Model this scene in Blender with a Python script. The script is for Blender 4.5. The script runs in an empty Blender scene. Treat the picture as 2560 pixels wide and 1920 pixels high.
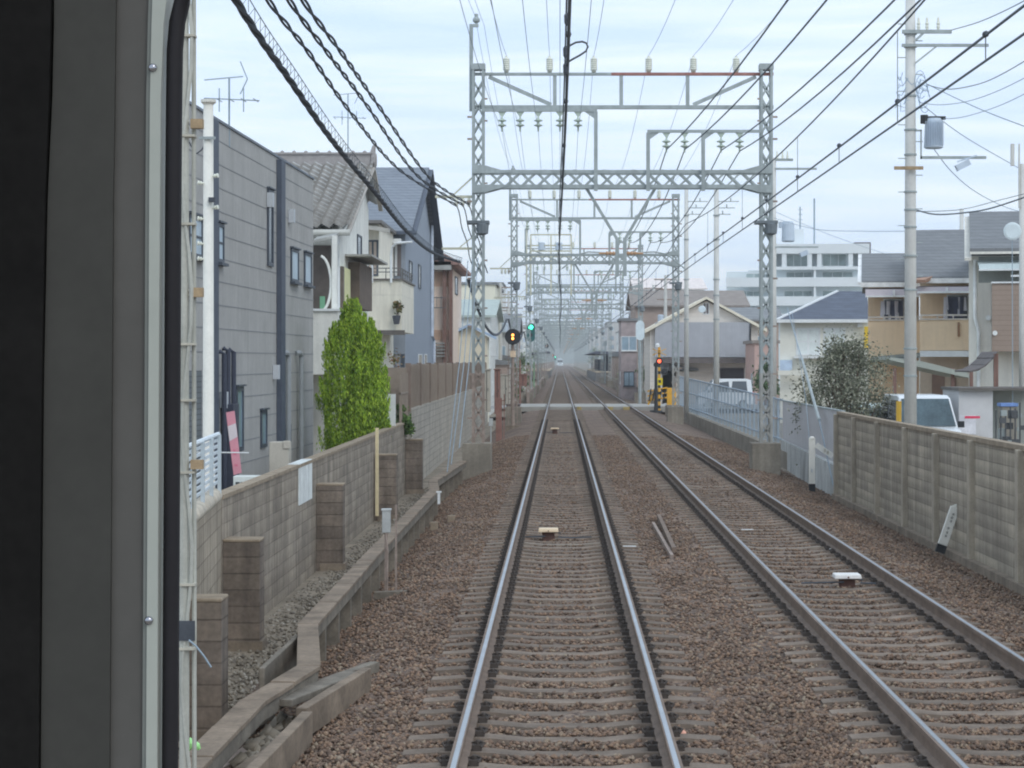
import bpy, math, random
import numpy as np
from mathutils import Vector, Matrix
random.seed(7)
sc = bpy.context.scene
col = sc.collection
# ---------------------------------------------------------------- camera
F = 5400.0; CH = 2.69; VX = 1400.0; VY = 901.5      # focal length and vanishing point in 2560x1920 photo pixels
cd = bpy.data.cameras.new('camera'); cam = bpy.data.objects.new('camera', cd); col.objects.link(cam)
cam.location = (0, 0, CH); cam.rotation_euler = (math.pi/2, 0, 0)
cd.sensor_width = 36; cd.lens = 36*F/2560; cd.shift_x = -(VX-1280)/2560; cd.shift_y = -(960-VY)/2560
cd.clip_start = .05; cd.clip_end = 9000
sc.camera = cam
# ---------------------------------------------------------------- world, sun, exposure
w = bpy.data.worlds.new('World'); sc.world = w; w.use_nodes = True
nt = w.node_tree; nt.nodes.clear()
def N(t, **k):
    n = nt.nodes.new(t)
    for a, b in k.items(): setattr(n, a, b)
    return n
SUN_EL, SUN_AZ = math.radians(42), math.radians(150)
sky = N('ShaderNodeTexSky'); sky.sky_type = 'NISHITA'; sky.sun_disc = False
sky.sun_elevation = SUN_EL; sky.sun_rotation = SUN_AZ; sky.air_density = 1.2; sky.dust_density = 2.0
bg = N('ShaderNodeBackground'); bg.inputs['Strength'].default_value = .135
tc = N('ShaderNodeTexCoord'); mp = N('ShaderNodeMapping'); mp.inputs['Scale'].default_value = (2.6, 2.6, 26)
no = N('ShaderNodeTexNoise'); no.inputs['Scale'].default_value = 2.4; no.inputs['Detail'].default_value = 6; no.inputs['Roughness'].default_value = .55
no.inputs['Distortion'].default_value = .5
cr = N('ShaderNodeValToRGB'); cr.color_ramp.elements[0].position = .33; cr.color_ramp.elements[1].position = .66
cr.color_ramp.elements[0].color = (5.7, 7.15, 9.2, 1); cr.color_ramp.elements[1].color = (7.6, 8.55, 9.5, 1)
mx = N('ShaderNodeMix', data_type='RGBA'); mx.inputs[0].default_value = .86
L = nt.links
L.new(tc.outputs['Generated'], mp.inputs['Vector']); L.new(mp.outputs[0], no.inputs['Vector']); L.new(no.outputs[0], cr.inputs[0])
L.new(sky.outputs[0], mx.inputs[6]); L.new(cr.outputs[0], mx.inputs[7]); L.new(mx.outputs[2], bg.inputs[0])
out = N('ShaderNodeOutputWorld'); L.new(bg.outputs[0], out.inputs[0])
sd = bpy.data.lights.new('sun', 'SUN'); sun = bpy.data.objects.new('sun', sd); col.objects.link(sun)
sd.energy = .8; sd.angle = math.radians(25); sd.color = (1, .96, .9)
sun.rotation_euler = (math.radians(48), 0, math.radians(180-150))
sc.view_settings.view_transform = 'Standard'; sc.view_settings.look = 'None'
sc.view_settings.exposure = 0; sc.view_settings.gamma = 1
sc.render.engine = 'CYCLES'
sc.cycles.pixel_filter_type = 'BLACKMAN_HARRIS'; sc.cycles.filter_width = 2.0
# ---------------------------------------------------------------- helpers
def PX(px, Y): return (px-VX)*Y/F
def PZ(py, Y): return CH+(VY-py)*Y/F
def P(px, py, Y): return Vector((PX(px, Y), Y, PZ(py, Y)))
def lin(c): return tuple(((v/255)/12.92 if v <= 10 else (((v/255)+.055)/1.055)**2.4) for v in c)
_m = {}
def M(name, rgb, rough=.8, var=.18, scale=2.5, bump=0.0, metal=0.0, k=.62, pat=None, streak=0.0, island=0.0, emit=None, spec=.3, **o):
    """procedural material; rgb = the colour the photo shows (0-255), k = how much light that kind of face gets"""
    if name in _m: return _m[name]
    m = bpy.data.materials.new(name); m.use_nodes = True; t = m.node_tree; b = t.nodes['Principled BSDF']
    base = [v/k for v in lin(rgb)]; mxv = max(max(base), .82)/.82; base = tuple(v/mxv for v in base); lk = t.links
    b.inputs['Roughness'].default_value = rough; b.inputs['Metallic'].default_value = metal
    b.inputs['Specular IOR Level'].default_value = spec
    def n(tp, **kw):
        x = t.nodes.new(tp)
        for a, c in kw.items(): setattr(x, a, c)
        return x
    tcn = n('ShaderNodeTexCoord'); vec = tcn.outputs['Object']
    def noise(s, d=4, sc3=(1, 1, 1)):
        mpn = n('ShaderNodeMapping'); mpn.inputs['Scale'].default_value = sc3; lk.new(vec, mpn.inputs[0])
        x = n('ShaderNodeTexNoise'); x.inputs['Scale'].default_value = s; x.inputs['Detail'].default_value = d; lk.new(mpn.outputs[0], x.inputs['Vector'])
        return x.outputs[0]
    def mul(colr, val, lo, hi):
        mr = n('ShaderNodeMapRange'); mr.inputs[1].default_value = .3; mr.inputs[2].default_value = .7
        mr.inputs[3].default_value = lo; mr.inputs[4].default_value = hi; lk.new(val, mr.inputs[0])
        v = n('ShaderNodeVectorMath', operation='SCALE'); lk.new(colr, v.inputs[0]); lk.new(mr.outputs[0], v.inputs['Scale'])
        return v.outputs[0]
    rg = n('ShaderNodeRGB'); rg.outputs[0].default_value = (*base, 1); c = rg.outputs[0]
    c = mul(c, noise(scale, 5), 1-var, 1+var); c = mul(c, noise(scale*9, 3), 1-var*.5, 1+var*.5)
    hgt = None
    if streak: c = mul(c, noise(6, 4, (1, 1, .08)), 1-streak, 1+streak*.6)
    if o.get('band'):  # split-face shading painted into the colour: each course darkens towards its foot
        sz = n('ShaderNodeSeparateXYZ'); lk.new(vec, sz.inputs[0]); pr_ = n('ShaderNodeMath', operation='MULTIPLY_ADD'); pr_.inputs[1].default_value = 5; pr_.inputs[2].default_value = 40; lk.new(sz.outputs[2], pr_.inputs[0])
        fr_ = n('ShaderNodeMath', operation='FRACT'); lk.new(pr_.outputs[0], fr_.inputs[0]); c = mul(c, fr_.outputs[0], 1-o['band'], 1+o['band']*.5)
    if pat:
        sx = n('ShaderNodeSeparateXYZ'); lk.new(vec, sx.inputs[0])
        ad = n('ShaderNodeMath', operation='ADD'); lk.new(sx.outputs[0], ad.inputs[0]); lk.new(sx.outputs[1], ad.inputs[1])
        cb = n('ShaderNodeCombineXYZ'); lk.new(ad.outputs[0], cb.inputs[0]); lk.new(sx.outputs[2], cb.inputs[1])
        br = n('ShaderNodeTexBrick'); lk.new(cb.outputs[0], br.inputs['Vector'])
        br.inputs['Scale'].default_value = 1; br.inputs['Brick Width'].default_value = pat[0]; br.inputs['Row Height'].default_value = pat[1]
        br.inputs['Mortar Size'].default_value = pat[2]; br.offset = pat[4] if len(pat) > 4 else .5
        br.inputs['Mortar Smooth'].default_value = .2; br.inputs['Bias'].default_value = 0
        v = pat[3]
        br.inputs['Color1'].default_value = (1-v, 1-v, 1-v, 1); br.inputs['Color2'].default_value = (1+v, 1+v, 1+v*.8, 1)
        mo = o.get('mortar', .55); br.inputs['Mortar'].default_value = (mo, mo, mo, 1)
        mm = n('ShaderNodeVectorMath', operation='MULTIPLY'); lk.new(c, mm.inputs[0]); lk.new(br.outputs[0], mm.inputs[1]); c = mm.outputs[0]
        hgt = br.outputs['Fac']
    if island:
        ge = n('ShaderNodeNewGeometry'); rp = n('ShaderNodeValToRGB'); e = rp.color_ramp.elements
        cols = o.get('cols')
        if cols:
            rp.color_ramp.interpolation = 'LINEAR'
            e[0].color = (*[x/k for x in lin(cols[0])], 1); e[1].color = (*[x/k for x in lin(cols[-1])], 1)
            for i, cc in enumerate(cols[1:-1]):
                q = e.new((i+1)/(len(cols)-1)); q.color = (*[x/k for x in lin(cc)], 1)
            lk.new(ge.outputs['Random Per Island'], rp.inputs[0]); c = mul(rp.outputs[0], noise(scale, 4), 1-var, 1+var)
        else:
            lk.new(ge.outputs['Random Per Island'], rp.inputs[0])
            e[0].color = (1-island,)*3+(1,); e[1].color = (1+island,)*3+(1,)
            mm = n('ShaderNodeVectorMath', operation='MULTIPLY'); lk.new(c, mm.inputs[0]); lk.new(rp.outputs[0], mm.inputs[1]); c = mm.outputs[0]
    if o.get('objrand'):
        oi = n('ShaderNodeObjectInfo'); c = mul(c, oi.outputs['Random'], 1-o['objrand'], 1+o['objrand'])
    lk.new(c, b.inputs['Base Color'])
    if bump:
        bp = n('ShaderNodeBump'); bp.inputs['Strength'].default_value = min(1, bump*8); bp.inputs['Distance'].default_value = bump
        lk.new(noise(o.get('bscale', 30), 4), bp.inputs['Height']); lk.new(bp.outputs[0], b.inputs['Normal'])
        if hgt:
            b2 = n('ShaderNodeBump', invert=True); b2.inputs['Strength'].default_value = .8; b2.inputs['Distance'].default_value = .01
            lk.new(hgt, b2.inputs['Height']); lk.new(bp.outputs[0], b2.inputs['Normal']); lk.new(b2.outputs[0], b.inputs['Normal'])
    if emit:
        b.inputs['Emission Color'].default_value = (*emit[0], 1); b.inputs['Emission Strength'].default_value = emit[1]
    if o.get('trans'):
        b.inputs['Alpha'].default_value = o['trans']
    _m[name] = m
    return m

def put(o, name=None, label=None, cat=None, group=None, kind=None):
    if label: o['label'] = label
    if cat: o['category'] = cat
    if group: o['group'] = group
    if kind: o['kind'] = kind
    return o
def top(name, label, cat, loc=(0, 0, 0), group=None):
    o = bpy.data.objects.new(name, None); o.location = loc; o.empty_display_size = .2; col.objects.link(o)
    return put(o, None, label, cat, group)
def wloc(o):
    v = Vector((0, 0, 0))
    while o: v += Vector(o.location); o = o.parent
    return v
class MB:
    def __init__(s): s.v = []; s.f = []; s.sm = False
    def face(s, pts):
        i = len(s.v); s.v += [tuple(p) for p in pts]; s.f.append(tuple(range(i, i+len(pts)))); return s
    def hexa(s, c):
        i = len(s.v); s.v += [tuple(p) for p in c]
        for q in ((0, 3, 2, 1), (4, 5, 6, 7), (0, 1, 5, 4), (1, 2, 6, 5), (2, 3, 7, 6), (3, 0, 4, 7)): s.f.append(tuple(i+a for a in q))
        return s
    def box(s, x0, x1, y0, y1, z0, z1):
        return s.hexa([(x0, y0, z0), (x1, y0, z0), (x1, y1, z0), (x0, y1, z0), (x0, y0, z1), (x1, y0, z1), (x1, y1, z1), (x0, y1, z1)])
    def bar(s, a, b, w=.05, h=None, up=(0, 0, 1)):
        h = w if h is None else h
        a = Vector(a); b = Vector(b); d = (b-a).normalized(); u = Vector(up)
        if abs(d.dot(u)) > .98: u = Vector((0, 1, 0))
        r = d.cross(u).normalized()*w/2; t = r.cross(d).normalized()*h/2
        return s.hexa([a-r-t, a+r-t, a+r+t, a-r+t, b-r-t, b+r-t, b+r+t, b-r+t])
    def tube(s, pts, r, n=6, cap=True):
        pts = [Vector(p) for p in pts]; rs = r if isinstance(r, (list, tuple)) else [r]*len(pts); i0 = len(s.v)
        for k, p in enumerate(pts):
            d = (pts[min(k+1, len(pts)-1)]-pts[max(k-1, 0)]).normalized()
            u = Vector((0, 0, 1)) if abs(d.z) < .95 else Vector((0, 1, 0))
            a = d.cross(u).normalized(); b = a.cross(d)
            for j in range(n):
                t = 2*math.pi*j/n; s.v.append(tuple(p+(a*math.cos(t)+b*math.sin(t))*rs[k]))
        for k in range(len(pts)-1):
            for j in range(n):
                q = i0+k*n; s.f.append((q+j, q+n+j, q+n+(j+1) % n, q+(j+1) % n))
        if cap:
            s.f.append(tuple(i0+j for j in range(n))); s.f.append(tuple(i0+(len(pts)-1)*n+j for j in reversed(range(n))))
        return s
    def lathe(s, c, prof, n=10, axis=(0, 0, 1)):
        """prof = [(height along axis, radius)]"""
        c = Vector(c); ax = Vector(axis).normalized(); u = Vector((1, 0, 0)) if abs(ax.x) < .9 else Vector((0, 1, 0))
        a = ax.cross(u).normalized(); b = ax.cross(a); i0 = len(s.v)
        for (h, r) in prof:
            for j in range(n):
                t = 2*math.pi*j/n; s.v.append(tuple(c+ax*h+(a*math.cos(t)+b*math.sin(t))*max(r, .0005)))
        for k in range(len(prof)-1):
            for j in range(n):
                q = i0+k*n; s.f.append((q+j, q+(j+1) % n, q+n+(j+1) % n, q+n+j))
        s.f.append(tuple(i0+j for j in reversed(range(n)))); s.f.append(tuple(i0+(len(prof)-1)*n+j for j in range(n)))
        return s
    def prism(s, poly, d):
        """poly = 3D points of one face, d = extrusion vector"""
        i = len(s.v); n = len(poly); d = Vector(d)
        s.v += [tuple(Vector(p)) for p in poly]+[tuple(Vector(p)+d) for p in poly]
        s.f.append(tuple(range(i, i+n))); s.f.append(tuple(range(i+2*n-1, i+n-1, -1)))
        for j in range(n): s.f.append((i+j, i+n+j, i+n+(j+1) % n, i+(j+1) % n))
        return s
    def build(s, name, mat, parent=None, loc=None, smooth=False, bevel=0, **tags):
        me = bpy.data.meshes.new(name)
        org = wloc(parent) if parent else Vector(loc or (0, 0, 0))
        off = Vector((0, 0, 0))
        if parent and loc is not None: off = Vector(loc)-org; org = Vector(loc)
        me.from_pydata([(a-org.x, b-org.y, c-org.z) for a, b, c in s.v], [], s.f)
        me.materials.append(mat)
        import bmesh
        bm = bmesh.new(); bm.from_mesh(me); bmesh.ops.recalc_face_normals(bm, faces=bm.faces)
        bm.to_mesh(me); bm.free()
        if smooth:
            for p in me.polygons: p.use_smooth = True
        me.update()
        o = bpy.data.objects.new(name, me); col.objects.link(o)
        if parent: o.parent = parent; o.location = off
        else: o.location = org
        if bevel:
            b = o.modifiers.new('bevel', 'BEVEL'); b.width = bevel; b.segments = 2
        put(o, **tags)
        return o
def arr_mesh(name, V, Fc, mat, parent=None, loc=(0, 0, 0), **tags):
    V = np.asarray(V, dtype=np.float32); Fc = np.asarray(Fc, dtype=np.int32); k = Fc.shape[1]
    me = bpy.data.meshes.new(name); me.vertices.add(len(V)); me.vertices.foreach_set('co', V.ravel())
    me.loops.add(Fc.size); me.loops.foreach_set('vertex_index', Fc.ravel())
    me.polygons.add(len(Fc)); me.polygons.foreach_set('loop_start', np.arange(0, Fc.size, k, dtype=np.int32))
    me.polygons.foreach_set('loop_total', np.full(len(Fc), k, dtype=np.int32))
    me.update(calc_edges=True); me.materials.append(mat)
    o = bpy.data.objects.new(name, me); col.objects.link(o); o.location = loc
    if parent: o.parent = parent
    put(o, **tags); return o
def copy_tree(o, parent=None):
    c = o.copy(); col.objects.link(c); c.parent = parent
    for ch in list(o.children): copy_tree(ch, c)
    return c
class Frame:
    """a vertical facade: origin, direction u in plan, outward normal n = (uy,-ux)"""
    def __init__(s, x, y, ux, uy):
        l = math.hypot(ux, uy); s.o = Vector((x, y, 0)); s.u = Vector((ux/l, uy/l, 0)); s.n = Vector((uy/l, -ux/l, 0))
    def t(s, px):
        k = (px-VX)/F; return (k*s.o.y-s.o.x)/(s.u.x-k*s.u.y)
    def z(s, px, py): return PZ(py, (s.o+s.u*s.t(px)).y)
    def p(s, t, n, z): q = s.o+s.u*t+s.n*n; return Vector((q.x, q.y, z))
    def rect(s, px0, px1, py0, py1):
        a, b = s.t(px0), s.t(px1); zz = s.z(px0, py1), s.z(px0, py0)
        return (min(a, b), max(a, b), min(zz), max(zz))
    def box(s, mb, t0, t1, n0, n1, z0, z1):
        return mb.hexa([s.p(t0, n0, z0), s.p(t1, n0, z0), s.p(t1, n1, z0), s.p(t0, n1, z0), s.p(t0, n0, z1), s.p(t1, n0, z1), s.p(t1, n1, z1), s.p(t0, n1, z1)])
FRM = M('dark_frame', (62, 68, 76), .5, .1); WFR = M('white_frame', (215, 218, 218), .5, .08)
GLS = M('window_glass', (120, 138, 150), .12, .15, 1.5, spec=.6); DGL = M('dark_glass', (60, 66, 72), .12, .2, 1.5, spec=.6)
FGL = M('frosted_glass', (150, 165, 175), .35, .1, 1.5)
def window(par, fr, t0, t1, z0, z1, fm=None, gm=None, mull=1, sill=False, wd=.05, hood=False, cross=0):
    fm = fm or FRM; gm = gm or GLS
    b = MB(); d = .045
    fr.box(b, t0, t0+wd, .003, d, z0, z1); fr.box(b, t1-wd, t1, .003, d, z0, z1)
    fr.box(b, t0+wd, t1-wd, .003, d, z0, z0+wd); fr.box(b, t0+wd, t1-wd, .003, d, z1-wd, z1)
    for i in range(1, mull):
        c = t0+(t1-t0)*i/mull; fr.box(b, c-wd/2, c+wd/2, .004, d-.01, z0+wd, z1-wd)
    for i in range(cross):
        c = z0+(z1-z0)*(i+1)/(cross+1); fr.box(b, t0+wd, t1-wd, .004, d-.015, c-wd/3, c+wd/3)
    if sill: fr.box(b, t0-.06, t1+.06, .003, .12, z0-.06, z0-.003)
    if hood: fr.box(b, t0-.05, t1+.05, .003, .09, z1+.005, z1+.04)
    w_ = b.build('window', fm, par)
    g = MB(); fr.box(g, t0+wd*.8, t1-wd*.8, .002, .02, z0+wd*.8, z1-wd*.8); g.build('pane', gm, w_)
    return w_
def wpx(par, fr, px0, px1, py0, py1, *a, **k): return window(par, fr, *fr.rect(px0, px1, py0, py1), *a, **k)
def solid(fr, t0, t1, dep, z0, z1, mb=None):
    mb = mb or MB(); return fr.box(mb, t0, t1, 0, -dep, z0, z1)

# ---------------------------------------------------------------- colours
GALV = M('galvanised_steel', (128, 135, 135), .6, .12, 3, metal=.15, k=.55, streak=.12)
RUSTY = M('rusted_steel', (120, 108, 100), .85, .25, 6, k=.55)
RED = M('red_oxide_steel', (126, 90, 84), .8, .2, 4, k=.55)
PORC = M('porcelain', (206, 208, 196), .35, .05, 4, k=.6)
WIRE = M('wire_dark', (84, 92, 100), .7, .1, k=.7)
WIREL = M('wire_light', (128, 142, 152), .6, .1, k=.7)
CABLE = M('black_cable', (74, 78, 84), .8, .2, 4, k=.8)
CONC = M('grey_concrete', (118, 112, 102), .9, .22, 1.5, .004, streak=.2)
CONC2 = M('brown_concrete', (112, 102, 90), .9, .25, 2.5, .004, k=.62, streak=.15)
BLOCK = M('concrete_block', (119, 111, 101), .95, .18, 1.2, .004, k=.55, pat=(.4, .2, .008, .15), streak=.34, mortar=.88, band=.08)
BLOCKL = M('light_concrete_block', (142, 137, 128), .95, .15, 1.2, .003, k=.58, pat=(.4, .2, .01, .07), streak=.22, mortar=.75)
PILLAR = M('buttress_block', (101, 92, 84), .95, .3, 2.2, .006, k=.58, pat=(5, .2, .009, .14), mortar=.7, streak=.28)
# ================================================================ SETTING
GRD = M('ground_dirt', (126, 117, 104), .95, .3, 1.6, .02, k=.8)
ASPH = M('asphalt', (135, 134, 130), .95, .15, .6, .004, k=.85)
def sheet(name, prof, ys, mat, **k):
    V = []; Fc = []; n = len(prof)
    for y in ys:
        for (x, z) in prof: V.append((x, y, z))
    for j in range(len(ys)-1):
        for i in range(n-1):
            a = j*n+i; Fc.append((a, a+1, a+n+1, a+n))
    return arr_mesh(name, V, Fc, mat, **k)
sheet('ground', [(-1500, -.95), (-30, -.95), (-5, -.9), (-3.9, -.84), (-3, -.85), (-2, -.9), (6, -.9), (6.6, -.62), (8, -.34), (30, -.34), (1500, -.34)],
      [-60, 0, 60, 200, 600, 2000, 4500], GRD, kind='structure')
BAL = M('ballast', (112, 99, 90), .95, .22, 3.5, k=.84)
def ballast_mat():
    m = BAL; t = m.node_tree; b = t.nodes['Principled BSDF']; lk = t.links
    tcn = t.nodes.new('ShaderNodeTexCoord'); vo = t.nodes.new('ShaderNodeTexVoronoi'); vo.inputs['Scale'].default_value = 22
    lk.new(tcn.outputs['Object'], vo.inputs['Vector'])
    sp = t.nodes.new('ShaderNodeSeparateColor'); lk.new(vo.outputs['Color'], sp.inputs[0])
    rp = t.nodes.new('ShaderNodeValToRGB'); e = rp.color_ramp.elements
    cs = [(.10, .075, .064), (.16, .117, .092), (.205, .15, .117), (.255, .183, .136), (.31, .235, .178)]
    ps = [0, .3, .55, .8, 1]
    e[0].color = (*cs[0], 1); e[1].color = (*cs[-1], 1)
    for c, p in zip(cs[1:-1], ps[1:-1]): q = e.new(p); q.color = (*c, 1)
    lk.new(sp.outputs[0], rp.inputs[0])
    no1 = t.nodes.new('ShaderNodeTexNoise'); no1.inputs['Scale'].default_value = .7; no1.inputs['Detail'].default_value = 5; lk.new(tcn.outputs['Object'], no1.inputs['Vector'])
    mr = t.nodes.new('ShaderNodeMapRange'); mr.inputs[1].default_value = .3; mr.inputs[2].default_value = .7; mr.inputs[3].default_value = .72; mr.inputs[4].default_value = 1.28
    lk.new(no1.outputs[0], mr.inputs[0])
    v = t.nodes.new('ShaderNodeVectorMath'); v.operation = 'SCALE'; lk.new(rp.outputs[0], v.inputs[0]); lk.new(mr.outputs[0], v.inputs['Scale'])
    lk.new(v.outputs[0], b.inputs['Base Color'])
    bp = t.nodes.new('ShaderNodeBump'); bp.inputs['Strength'].default_value = .9; bp.inputs['Distance'].default_value = .03; bp.invert = True
    lk.new(vo.outputs['Distance'], bp.inputs['Height']); lk.new(bp.outputs[0], b.inputs['Normal'])
ballast_mat()
LT, RT = .035, 3.43                      # track centres
def bz(x):
    """ballast surface height across the formation"""
    pts = [(-3.3, -.80), (-2.9, -.66), (-2.3, -.44), (-1.75, -.25), (-1.3, -.215), (4.8, -.215), (5.2, -.25), (5.7, -.36), (6.35, -.5), (6.9, -.64)]
    if x <= pts[0][0]: return pts[0][1]
    for (a, b), (c, d) in zip(pts, pts[1:]):
        if x <= c: return b+(d-b)*(x-a)/(c-a)
    return pts[-1][1]
xs = [-3.3+i*.17 for i in range(61)]
rng = np.random.default_rng(3)
ys = list(np.arange(6, 70, .25))+list(np.arange(70, 1500, 10.))
V = []; n = len(xs)
for y in ys:
    for i, x in enumerate(xs):
        amp = .012 if y < 70 else 0
        inner = (abs(x-LT) < .66 or abs(x-RT) < .66)
        V.append((x, y, bz(x)-(.01 if inner else 0)-.012+rng.normal()*amp))
Fc = [(j*n+i, j*n+i+1, (j+1)*n+i+1, (j+1)*n+i) for j in range(len(ys)-1) for i in range(n-1)]
arr_mesh('ballast_bed', V, Fc, BAL, kind='structure')
# individual crushed stones near the camera
STN = M('crushed_stone', (110, 96, 86), .9, .2, .9, k=.8, island=1,
        cols=[(82, 69, 61), (102, 86, 75), (114, 96, 83), (125, 103, 87), (133, 110, 91), (139, 126, 110)])
def stones(name, n, xr, yr, zf, sz, mat, ok=lambda x, y: True, **k):
    r = np.random.default_rng(11); base = np.array([(1, 0, 0), (-1, 0, 0), (0, 1, 0), (0, -1, 0), (0, 0, 1), (0, 0, -1)], float)
    tri = np.array([(0, 2, 4), (2, 1, 4), (1, 3, 4), (3, 0, 4), (2, 0, 5), (1, 2, 5), (3, 1, 5), (0, 3, 5)])
    Vs = []; Fs = []; c = 0
    u = r.random((n, 2)); X = xr[0]+(xr[1]-xr[0])*u[:, 0]
    Y = yr[0]+(yr[1]-yr[0])*u[:, 1]**2.3
    for x, y in zip(X, Y):
        if not ok(x, y): continue
        s = sz*(.55+r.random()*.75); v = base*(.6+.6*r.random((6, 1)))+r.normal(0, .16, (6, 3)); v *= s*np.array([1, 1, .75])
        a = r.random()*6.28; ca, sa = math.cos(a), math.sin(a)
        v = v@np.array([[ca, -sa, 0], [sa, ca, 0], [0, 0, 1]]); v += (x, y, zf(x)+r.random()*.018-.006)
        Vs.append(v); Fs.append(tri+c); c += 6
    return arr_mesh(name, np.concatenate(Vs), np.concatenate(Fs), mat, **k)
SP = .603; Y0 = 13.6
def on_sleeper(x, y):
    d = abs(((y-Y0+SP/2) % SP)-SP/2)
    for c in (LT, RT):
        if abs(x-c) < 1.22 and d < .125: return True
        if abs(abs(x-c)-.75) < .13: return True
    return False
def zst(x):
    return bz(x)-(.004 if (abs(x-LT) < .62 or abs(x-RT) < .62) else 0)-.004
stones('ballast_stones', 165000, (-3.0, 6.5), (13.0, 84), zst, .026, STN, lambda x, y: not on_sleeper(x, y), kind='stuff')
# far hills
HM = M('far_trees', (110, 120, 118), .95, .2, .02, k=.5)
def hills(name, Y, h, seed, x0, x1):
    r = random.Random(seed); b = MB(); pts = []; x = x0
    while x <= x1:
        pts.append((x, Y, h*(.55+.45*math.sin(x*.011+seed)*math.cos(x*.023)+.1*r.random()))); x += 14
    for a, c in zip(pts, pts[1:]):
        b.hexa([(a[0], Y, -2), (c[0], Y, -2), (c[0], Y+160, -2), (a[0], Y+160, -2), a, c, (c[0], Y+80, c[2]+3), (a[0], Y+80, a[2]+3)])
    b.build(name, HM, kind='structure')
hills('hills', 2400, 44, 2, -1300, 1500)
# level crossing road surface
sheet('crossing_road', [(-9, -.5), (-3.2, -.08), (-.80, -.012), (-.80, -.2)], [126.5, 135.5], ASPH, kind='structure')
XR = M('crossing_slab', (150, 148, 142), .9, .12, .8, k=.85)
b = MB()
for x0, x1 in ((-2.6, -.82), (-.62, .70), (.88, 2.58), (2.78, 4.08), (4.28, 6.6)): b.box(x0, x1, 126.5, 135.5, -.3, -.015)
b.build('crossing_surface', XR, kind='structure')
b = MB()
for x0, x1 in ((2.78, 3.1), (3.7, 4.08), (1.0, 1.25)): b.box(x0, x1, 126.2, 126.48, -.2, -.01)
put(b.build('yellow_edge', M('road_yellow', (160, 142, 92), .8, .15, k=.8)), kind='structure')
sheet('right_road', [(6.6, -.03), (20, -.2), (60, -.25)], [124, 138], ASPH, kind='structure')

# ================================================================ TRACK
SLP = M('sleeper_concrete', (116, 104, 93), .95, .26, 4, .002, k=.82, objrand=.13)
SLPW = M('sleeper_pale', (128, 118, 107), .95, .15, 5, .002, k=.82)
RAILB = M('rail_brown', (100, 87, 77), .8, .2, 4, k=.62)
RAILG = M('rail_polished', (158, 162, 166), .5, .08, 2, metal=.8, k=.72)
RAILG2 = M('rail_polished_dull', (140, 143, 146), .5, .08, 2, metal=.8, k=.72)
CLIP = M('rail_clip', (70, 64, 60), .8, .2, 8, k=.7)
def rail(x, label, gm):
    prof = [(-.063, -.165), (.063, -.165), (.063, -.153), (.012, -.135), (.009, -.05), (.034, -.04), (.034, -.004), (-.034, -.004), (-.034, -.04), (-.009, -.05), (-.012, -.135), (-.063, -.153)]
    b = MB(); b.prism([(x+a, 6, z) for a, z in prof], (0, 1150, 0))
    o = b.build('rail', RAILB, None, (x, 20, -.165), label=label, cat='rail', group='running rails of the two tracks')
    h = MB(); o_ = .006 if abs(x-.035) < .8 and x < .1 or abs(x-2.68) < .1 else -.006; h.prism([(x+o_-.019, 6, -.0039), (x+o_+.019, 6, -.0039), (x+o_+.016, 6, 0), (x+o_-.016, 6, 0)], (0, 1150, 0))
    h.build('running_surface', gm, o)
for x, l, g in ((LT-.75, 'bright polished left rail of the track the train runs on', RAILG), (LT+.75, 'bright polished right rail of the track the train runs on', RAILG),
                (RT-.75, 'brown sided left rail of the neighbouring right track', RAILG2), (RT+.75, 'brown sided right rail of the neighbouring right track, nearest the panel wall', RAILG2)):
    rail(x, l, g)
def sleeper_mb(cx, y):
    b = MB(); st = [(-1.2, -.195), (-.95, -.178), (-.58, -.178), (-.3, -.205), (.3, -.205), (.58, -.178), (.95, -.178), (1.2, -.195)]
    for (a, za), (c, zc) in zip(st, st[1:]):
        b.hexa([(cx+a, y-.14, -.36), (cx+c, y-.14, -.36), (cx+c, y+.14, -.36), (cx+a, y+.14, -.36),
                (cx+a, y-.105, za), (cx+c, y-.105, zc), (cx+c, y+.105, zc), (cx+a, y+.105, za)])
    return b
def clips_mb(cx, y, s, d):
    b = MB(); rx = cx+s*.75
    if 1:
        x = rx+d*.1
        b.box(x-.035, x+.035, y-.05, y+.05, -.178, -.135)
        b.tube([(x+d*.03, y-.05, -.15), (x+d*.055, y-.02, -.125), (x+d*.02, y+.02, -.118), (x-d*.04, y+.045, -.135)], .011, 5)
        b.lathe((x+d*.005, y, -.14), [(0, .022), (.03, .02), (.038, .012)], 6)
    return b
for cx, side in ((LT, 'left'), (RT, 'right')):
    p0 = sleeper_mb(cx, Y0-SP).build('sleeper', SLP, None, (cx, Y0-SP, -.2), label='concrete sleeper half sunk in the brown ballast under the %s track' % side, cat='sleeper', group='concrete sleepers of the %s track' % side)
    p1 = sleeper_mb(cx, Y0-SP).build('sleeper', SLPW, None, (cx, Y0-SP, -.2), label='paler concrete sleeper with bleached ends in the %s track' % side, cat='sleeper', group='pale sleepers of the %s track' % side)
    c0 = [clips_mb(cx, Y0-SP, s, d).build('rail_fastening', CLIP, p0) for s in (-1, 1) for d in (-1, 1)]
    for i in range(150):
        pale = (i in (1, 34)) if side == 'left' else (i in (33, 60))
        if i == 0: p = p0; p.location.y = Y0
        elif pale:
            p = p1.copy(); col.objects.link(p); p.location.y = Y0+i*SP
        else: p = p0.copy(); col.objects.link(p); p.location.y = Y0+i*SP
        p.location.z += random.uniform(-.012, .004); p.rotation_euler.z = random.uniform(-.006, .006)
        if i:
            for c in c0: q = c.copy(); q.parent = p; col.objects.link(q)
    bpy.data.objects.remove(p1)
b = MB()
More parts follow.
